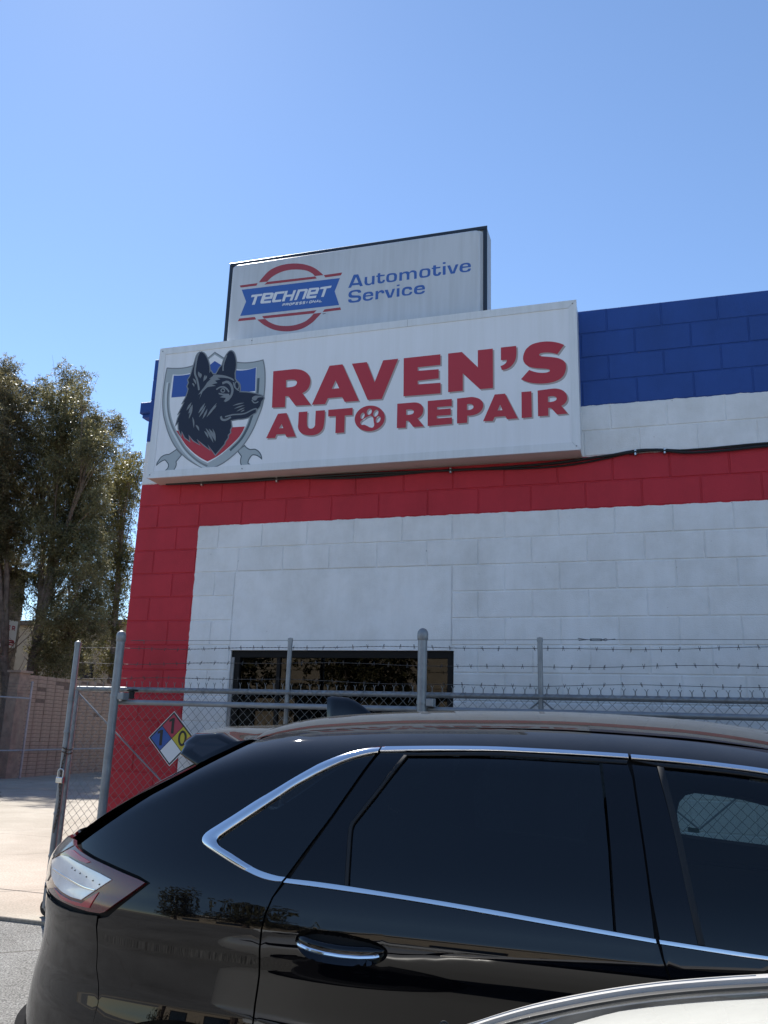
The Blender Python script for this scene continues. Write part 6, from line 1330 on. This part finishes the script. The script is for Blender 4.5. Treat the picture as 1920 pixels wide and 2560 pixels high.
BA = [(-60, 300, 120), (60, 200, 50), (55, 270, 60), (20, 340, 80), (110, 380, 75), (-40, 480, 130), (60, 500, 105), (140, 470, 60), (-70, 680, 140), (50, 640, 115), (120, 640, 70), (-60, 880, 150), (50, 800, 120), (110, 900, 65), (-60, 1080, 150), (45, 980, 120), (60, 1150, 115), (100, 1270, 80), (-40, 1280, 140), (50, 1330, 110), (90, 1450, 85), (-60, 1480, 130), (30, 1560, 90), (120, 1600, 60), (-140, 600, 160), (-150, 1000, 170), (-150, 1300, 160)]
BB = [(445, 215, 32), (470, 270, 46), (580, 290, 40), (560, 360, 45), (480, 360, 65), (300, 360, 62), (350, 400, 55), (230, 430, 62), (210, 520, 55), (390, 470, 70), (500, 470, 80), (570, 450, 50), (330, 540, 75), (440, 570, 85), (560, 560, 80), (630, 560, 55), (310, 640, 55), (400, 680, 85), (500, 690, 95), (600, 680, 80), (670, 640, 55), (760, 570, 42), (800, 610, 48), (790, 670, 45), (700, 720, 72), (410, 800, 85), (520, 800, 100), (630, 790, 90), (720, 800, 55), (400, 920, 85), (510, 920, 100), (620, 910, 90), (440, 1040, 95), (560, 1040, 100), (660, 1010, 80), (350, 1090, 60), (460, 1170, 95), (580, 1160, 100), (680, 1130, 80), (400, 1290, 80), (520, 1290, 100), (640, 1280, 95), (380, 1420, 80), (490, 1420, 95), (610, 1410, 95), (700, 1390, 70), (420, 1550, 85), (540, 1550, 90), (640, 1540, 85), (270, 1560, 70), (330, 1660, 75), (460, 1680, 80), (570, 1680, 75), (660, 1660, 70), (240, 1680, 60), (620, 1790, 65), (520, 1800, 60), (690, 1800, 50), (700, 1930, 48), (690, 2040, 45), (560, 1900, 50), (280, 860, 30), (260, 1010, 28), (300, 980, 36), (330, 1840, 80), (430, 1900, 85), (520, 1950, 80), (330, 1970, 75), (330, 2060, 75), (430, 2050, 90), (520, 2090, 75), (300, 2170, 62), (400, 2180, 85), (490, 2210, 75), (350, 2280, 60), (450, 2300, 60), (590, 2020, 60), (570, 2160, 55), (560, 2270, 50), (620, 1880, 70), (180, 1700, 40), (150, 1830, 45), (230, 640, 62), (240, 720, 66), (245, 810, 60), (250, 900, 58), (235, 1000, 62), (230, 1100, 68), (225, 1190, 66), (220, 1260, 70), (260, 1350, 62), (200, 1440, 65), (290, 1230, 55), (190, 960, 55), (185, 820, 58), (190, 720, 60), (185, 1080, 60), (330, 770, 60), (340, 900, 60), (340, 1190, 60), (320, 1330, 70)]
BC = [(860, 850, 48), (920, 870, 45), (960, 850, 30), (880, 930, 60), (950, 950, 45), (780, 920, 60), (830, 1010, 75), (920, 1030, 60), (760, 1060, 75), (860, 1110, 65), (930, 1120, 40), (780, 1180, 80), (870, 1210, 48), (770, 1290, 75), (850, 1300, 42), (860, 1490, 58), (790, 1420, 75), (880, 1560, 40), (780, 1530, 80), (850, 1620, 55), (740, 1640, 80), (820, 1720, 55), (760, 1760, 60), (850, 1800, 32), (800, 1860, 40), (870, 760, 22), (780, 800, 30), (740, 1960, 45), (770, 2060, 48), (740, 2150, 52), (780, 2240, 48), (730, 2300, 42), (700, 1900, 50), (830, 1940, 30)]
def clumps(B, Y0, dy, seed):
    r = np.random.default_rng(seed)
    out = []
    for px, py, rad in B:
        Y = Y0 + r.normal(0, dy); out.append((blob_world(px, py, Y), rad / 178 * (Y + 6.2) / 22.2))
    return out
def base_at(px, py, Y, z=.17):
    w = blob_world(px, py, Y); return (w[0], w[1], z)
tree('feathery_tree', base_at(95, 2250, 15.6), clumps(BA, 15.8, .7, 1), MAT['leaf_b'], 11, 'dense dark tree at the left edge, its leaning trunk rising behind the brown wall', .17, 3.4, 2300, extra_limbs=14)
tree('feathery_tree', base_at(215, 2250, 16.4), clumps(BB, 16.4, .75, 2), MAT['leaf_a'], 23, 'tall grey-green feathery tree with forked trunk in the middle behind the brown wall', .21, 3.6, 2300, extra_limbs=30)
tree('feathery_tree', base_at(800, 2150, 19.5), clumps(BC, 19.5, .6, 3), MAT['leaf_c'], 37, 'yellow-green tree hanging down beside the red corner of the workshop', .13, 3.0, 2100, extra_limbs=6)

# ------------------------------------------------------------------ brown block wall, fence and houses behind the driveway
bw = empty('block_wall', (-11.8, 16, .2), label='brown stacked block wall along the far side of the driveway', cat='wall')
wx = lambda y: -11.5 - .06 * (y - 13)
cw, chh = .405, .1012
core = MB().add([(wx(12.62) - .006, 12.62, .17), (wx(30) - .006, 30, .17), (wx(30) - .2, 30, .17), (wx(12.62) - .2, 12.62, .17), (wx(12.62) - .006, 12.62, 2.79), (wx(30) - .006, 30, 2.79), (wx(30) - .2, 30, 2.79), (wx(12.62) - .2, 12.62, 2.79)], [(0, 1, 5, 4), (1, 2, 6, 5), (2, 3, 7, 6), (3, 0, 4, 7), (4, 5, 6, 7)])
core.build('wall_core', MAT['mortar'], bw)
bm_ = as_mesh('block', *(lambda q: (q.V, q.F))(MB().add([(0, 0, 0), (0, cw - .014, 0), (0, cw - .014, chh - .013), (0, 0, chh - .013), (-.05, 0, 0), (-.05, cw - .014, 0), (-.05, cw - .014, chh - .013), (-.05, 0, chh - .013)], [(0, 1, 2, 3), (0, 4, 5, 1), (1, 5, 6, 2), (2, 6, 7, 3), (3, 7, 4, 0)])), MAT['brown_block'])
rest = MB(); nb = 0
holes = {(24, 3), (24, 4), (22, 1), (23, 9)}
for c in range(43):
    for k in range(26):
        if (k, c) in holes: continue
        y = 12.63 + c * cw; loc = (wx(y) + rng.normal(0, .003), y, .19 + k * chh)
        if c < 11 and nb < 300:
            o = put('block', bm_, None, loc); o.rotation_euler[2] = math.atan(.06); world_parent(o, bw); nb += 1
        else:
            rest.add([(v[0] + loc[0], v[1] + loc[1], v[2] + loc[2]) for v in np.array([tuple(p.co) for p in bm_.vertices])], [tuple(p.vertices) for p in bm_.polygons])
tag(rest.build('block_field', MAT['brown_block'], bw), kind='stuff')
MB().bbox(-11.75, -11.42, 12.20, 12.60, .17, 2.84, .01).build('pilaster', MAT['brown_block'], bw)
MB().box(-11.80, -11.37, 12.16, 12.64, 2.84, 2.90).build('pilaster_cap', MAT['brown_block'], bw)

fc = empty('chain_link_fence', (-11.3, 11, .2), label='low grey chain-link fence with pipe rails in front of the brown wall', cat='fence')
pipe(MB(), -11.2, 12.45, .17, 2.60, .03, seg=10).build('post', MAT['galv'], fc, smooth=True)
pipe(MB(), -11.35, 9.0, .17, 2.60, .03, seg=10).build('post', MAT['galv'], fc, smooth=True)
MB().tube([(-11.2, 12.45, 2.19), (-11.6, 3.0, 2.19)], .022, 8).build('top_rail', MAT['galv'], fc, smooth=True)
MB().tube([(-11.6, 3.0, .89), (-11.2, 12.45, .89), (-11.45, 21, .93)], .02, 8).build('middle_rail', MAT['galv'], fc, smooth=True)
V, F = chain_link(0, 4.0, .22, 2.17, 0, wire=.0022)
ang = math.atan2(-9.45, -.4); V2 = np.stack([-11.2 + V[:, 0] * math.cos(ang) - V[:, 1] * math.sin(ang), 12.45 + V[:, 0] * math.sin(ang) + V[:, 1] * math.cos(ang), V[:, 2]], 1)
o = put('chain_link_fabric', as_mesh('chain_link_fabric', V2, F, MAT['galv_wire'], True)); world_parent(o, fc)
for z in (2.30, 2.38, 2.46, 2.54):
    MB().tube([(-11.2, 12.45, z), (-11.6, 3, z)], .003, 4).build('strand', MAT['barb'], fc)

sb = empty('stone_house', (-19, 12, .17), label='stone-clad building behind the trees at the left edge', cat='building')
MB().box(-24, -16.06, 4, 17.3, .1, 6.4).build('wall', MAT['mortar'], sb)
r_ = np.random.default_rng(5); st = MB(); z = .2
while z < 6.3:
    hgt = r_.uniform(.05, .13); y = 11.0
    while y < 17.25:
        L = r_.uniform(.18, .6); st.bbox(-16.07, -16.02 + r_.uniform(-.02, .03), y, min(y + L - .012, 17.29), z, z + hgt - .012, .004); y += L
    z += hgt
tag(st.build('stone_facing', MAT['stone'], sb), kind='stuff')
MB().box(-24.2, -15.8, 3.8, 17.5, 6.4, 6.55).build('roof', MAT['roofing'], sb)
ws = empty('wall_sign', (-15.95, 16.4, 3.95), label='white notice board with red letters on the stone building behind the tree', cat='sign')
MB().box(-15.98, -15.94, 15.2, 17.08, 3.95, 4.84).build('board', MAT['nf_white'], ws)
def yz_text(txt, y0, z0, h, adv, w):
    sh = Sheet(0, 0, 0)
    for i, chh_ in enumerate(txt):
        if chh_ != ' ': glyph(sh, chh_, i * adv, i * adv + adv * .72, 0, h, w)
    m = MB(); m.add([(-15.937, y0 + v[0], z0 + v[2]) for v in sh.m.V], sh.m.F)
    return m
for txt, z0 in (('OTHER', 4.55), ('PRESET', 4.30), ('PARTS8', 4.03)):
    pass
for txt, y0, z0 in (('ER', 16.62, 4.50), ('E', 16.02, 4.36), ('O8', 15.98, 4.03)):
    yz_text(txt, y0, z0, .17, .21 if txt != 'O8' else .62, .04).build('lettering', MAT['nf_red'], ws)

bh = empty('beige_house', (-18, 29, .17), label='beige stucco building with a small dark window behind the trees', cat='building')
MB().box(-26, -8, 24, 34, .1, 5.62).build('wall', MAT['beige'], bh)
MB().box(-26.3, -7.7, 23.7, 34.3, 5.62, 5.80).build('roof', MAT['bark'], bh)
for x in (-18.42, -14.5, -22.5):
    w_ = MB().box(x - .04, x + .62, 23.95, 24.02, 3.38, 4.0).build('window', MAT['bronze'], bh)
    MB().box(x, x + .58, 23.94, 23.949, 3.43, 3.95).build('pane', MAT['teal_glass'], w_)
# planter with shrubs at the foot of the stone building
pn = empty('planter', (-12.6, 11.0, .17), label='low brown planter wall at the left edge below the trees', cat='planter')
MB().bbox(-13.4, -12.3, 8.6, 12.1, .17, 1.5, .02).build('planter_wall', MAT['brown_block'], pn)
MB().box(-13.3, -12.4, 8.7, 12.0, 1.5, 1.52).build('soil', MAT['soil'], pn)
sbz = empty('shrub', (-12.85, 11.3, 1.5), label='small leafy shrub growing in the planter at the left edge', cat='shrub')
V = leaves([(np.array((-12.85 + dx, 11.3 + dy, 1.72 + dz)), .28) for dx, dy, dz in ((0, 0, 0), (.1, .35, -.02), (-.1, -.4, .05), (0, -.9, 0), (.05, -1.4, .06))], 420, .12, .02, 91)
o = put('foliage', leaf_mesh('foliage', V, MAT['leaf_c'])); world_parent(o, sbz)
MB().tube([(-12.85, 11.3, 1.5), (-12.84, 11.28, 1.8)], .015, 5).build('stem', MAT['bark'], sbz)

# ------------------------------------------------------------------ across the street, behind the photographer (seen only mirrored in glass and paint)
ab = empty('street_building', (2, -30, 0), label='long sandy stucco building across the street', cat='building')
MB().box(-16, 22, -36, -27, 0, 5.2).build('wall', MAT['beige'], ab)
MB().box(-16.3, 22.3, -36.3, -26.7, 5.2, 5.5).build('parapet', MAT['cornice'], ab)
for i in range(9):
    w_ = MB().box(-14 + i * 4, -11.8 + i * 4, -27.02, -26.97, .9, 2.9).build('window', MAT['bronze'], ab)
    MB().box(-13.9 + i * 4, -11.9 + i * 4, -26.969, -26.96, 1.0, 2.8).build('pane', MAT['teal_glass'], w_)
r_ = np.random.default_rng(77)
for i, (x, y, hh) in enumerate(((-10.5, -21, 7.0), (-6, -23, 7.5), (16, -21, 6.5))):
    cl = [(np.array([x + r_.normal(0, 1.1), y + r_.normal(0, 1.0), hh * .62 + r_.normal(0, hh * .14)]), r_.uniform(.7, 1.2)) for _ in range(26)]
    tree('street_tree', (x, y, 0), cl, MAT['leaf_a'], 200 + i, 'round green street tree in front of the sandy building, %s of three' % ('left', 'middle', 'right')[i], .16, 2.4, 130, .16, .035, group='street trees across the road')
kb = MB().bbox(-60, 60, -19.2, -19.0, -.1, .13, .02).box(-60, 60, -26.9, -19.2, -.1, .12).build('far_sidewalk', MAT['driveway']); tag(kb, kind='structure')
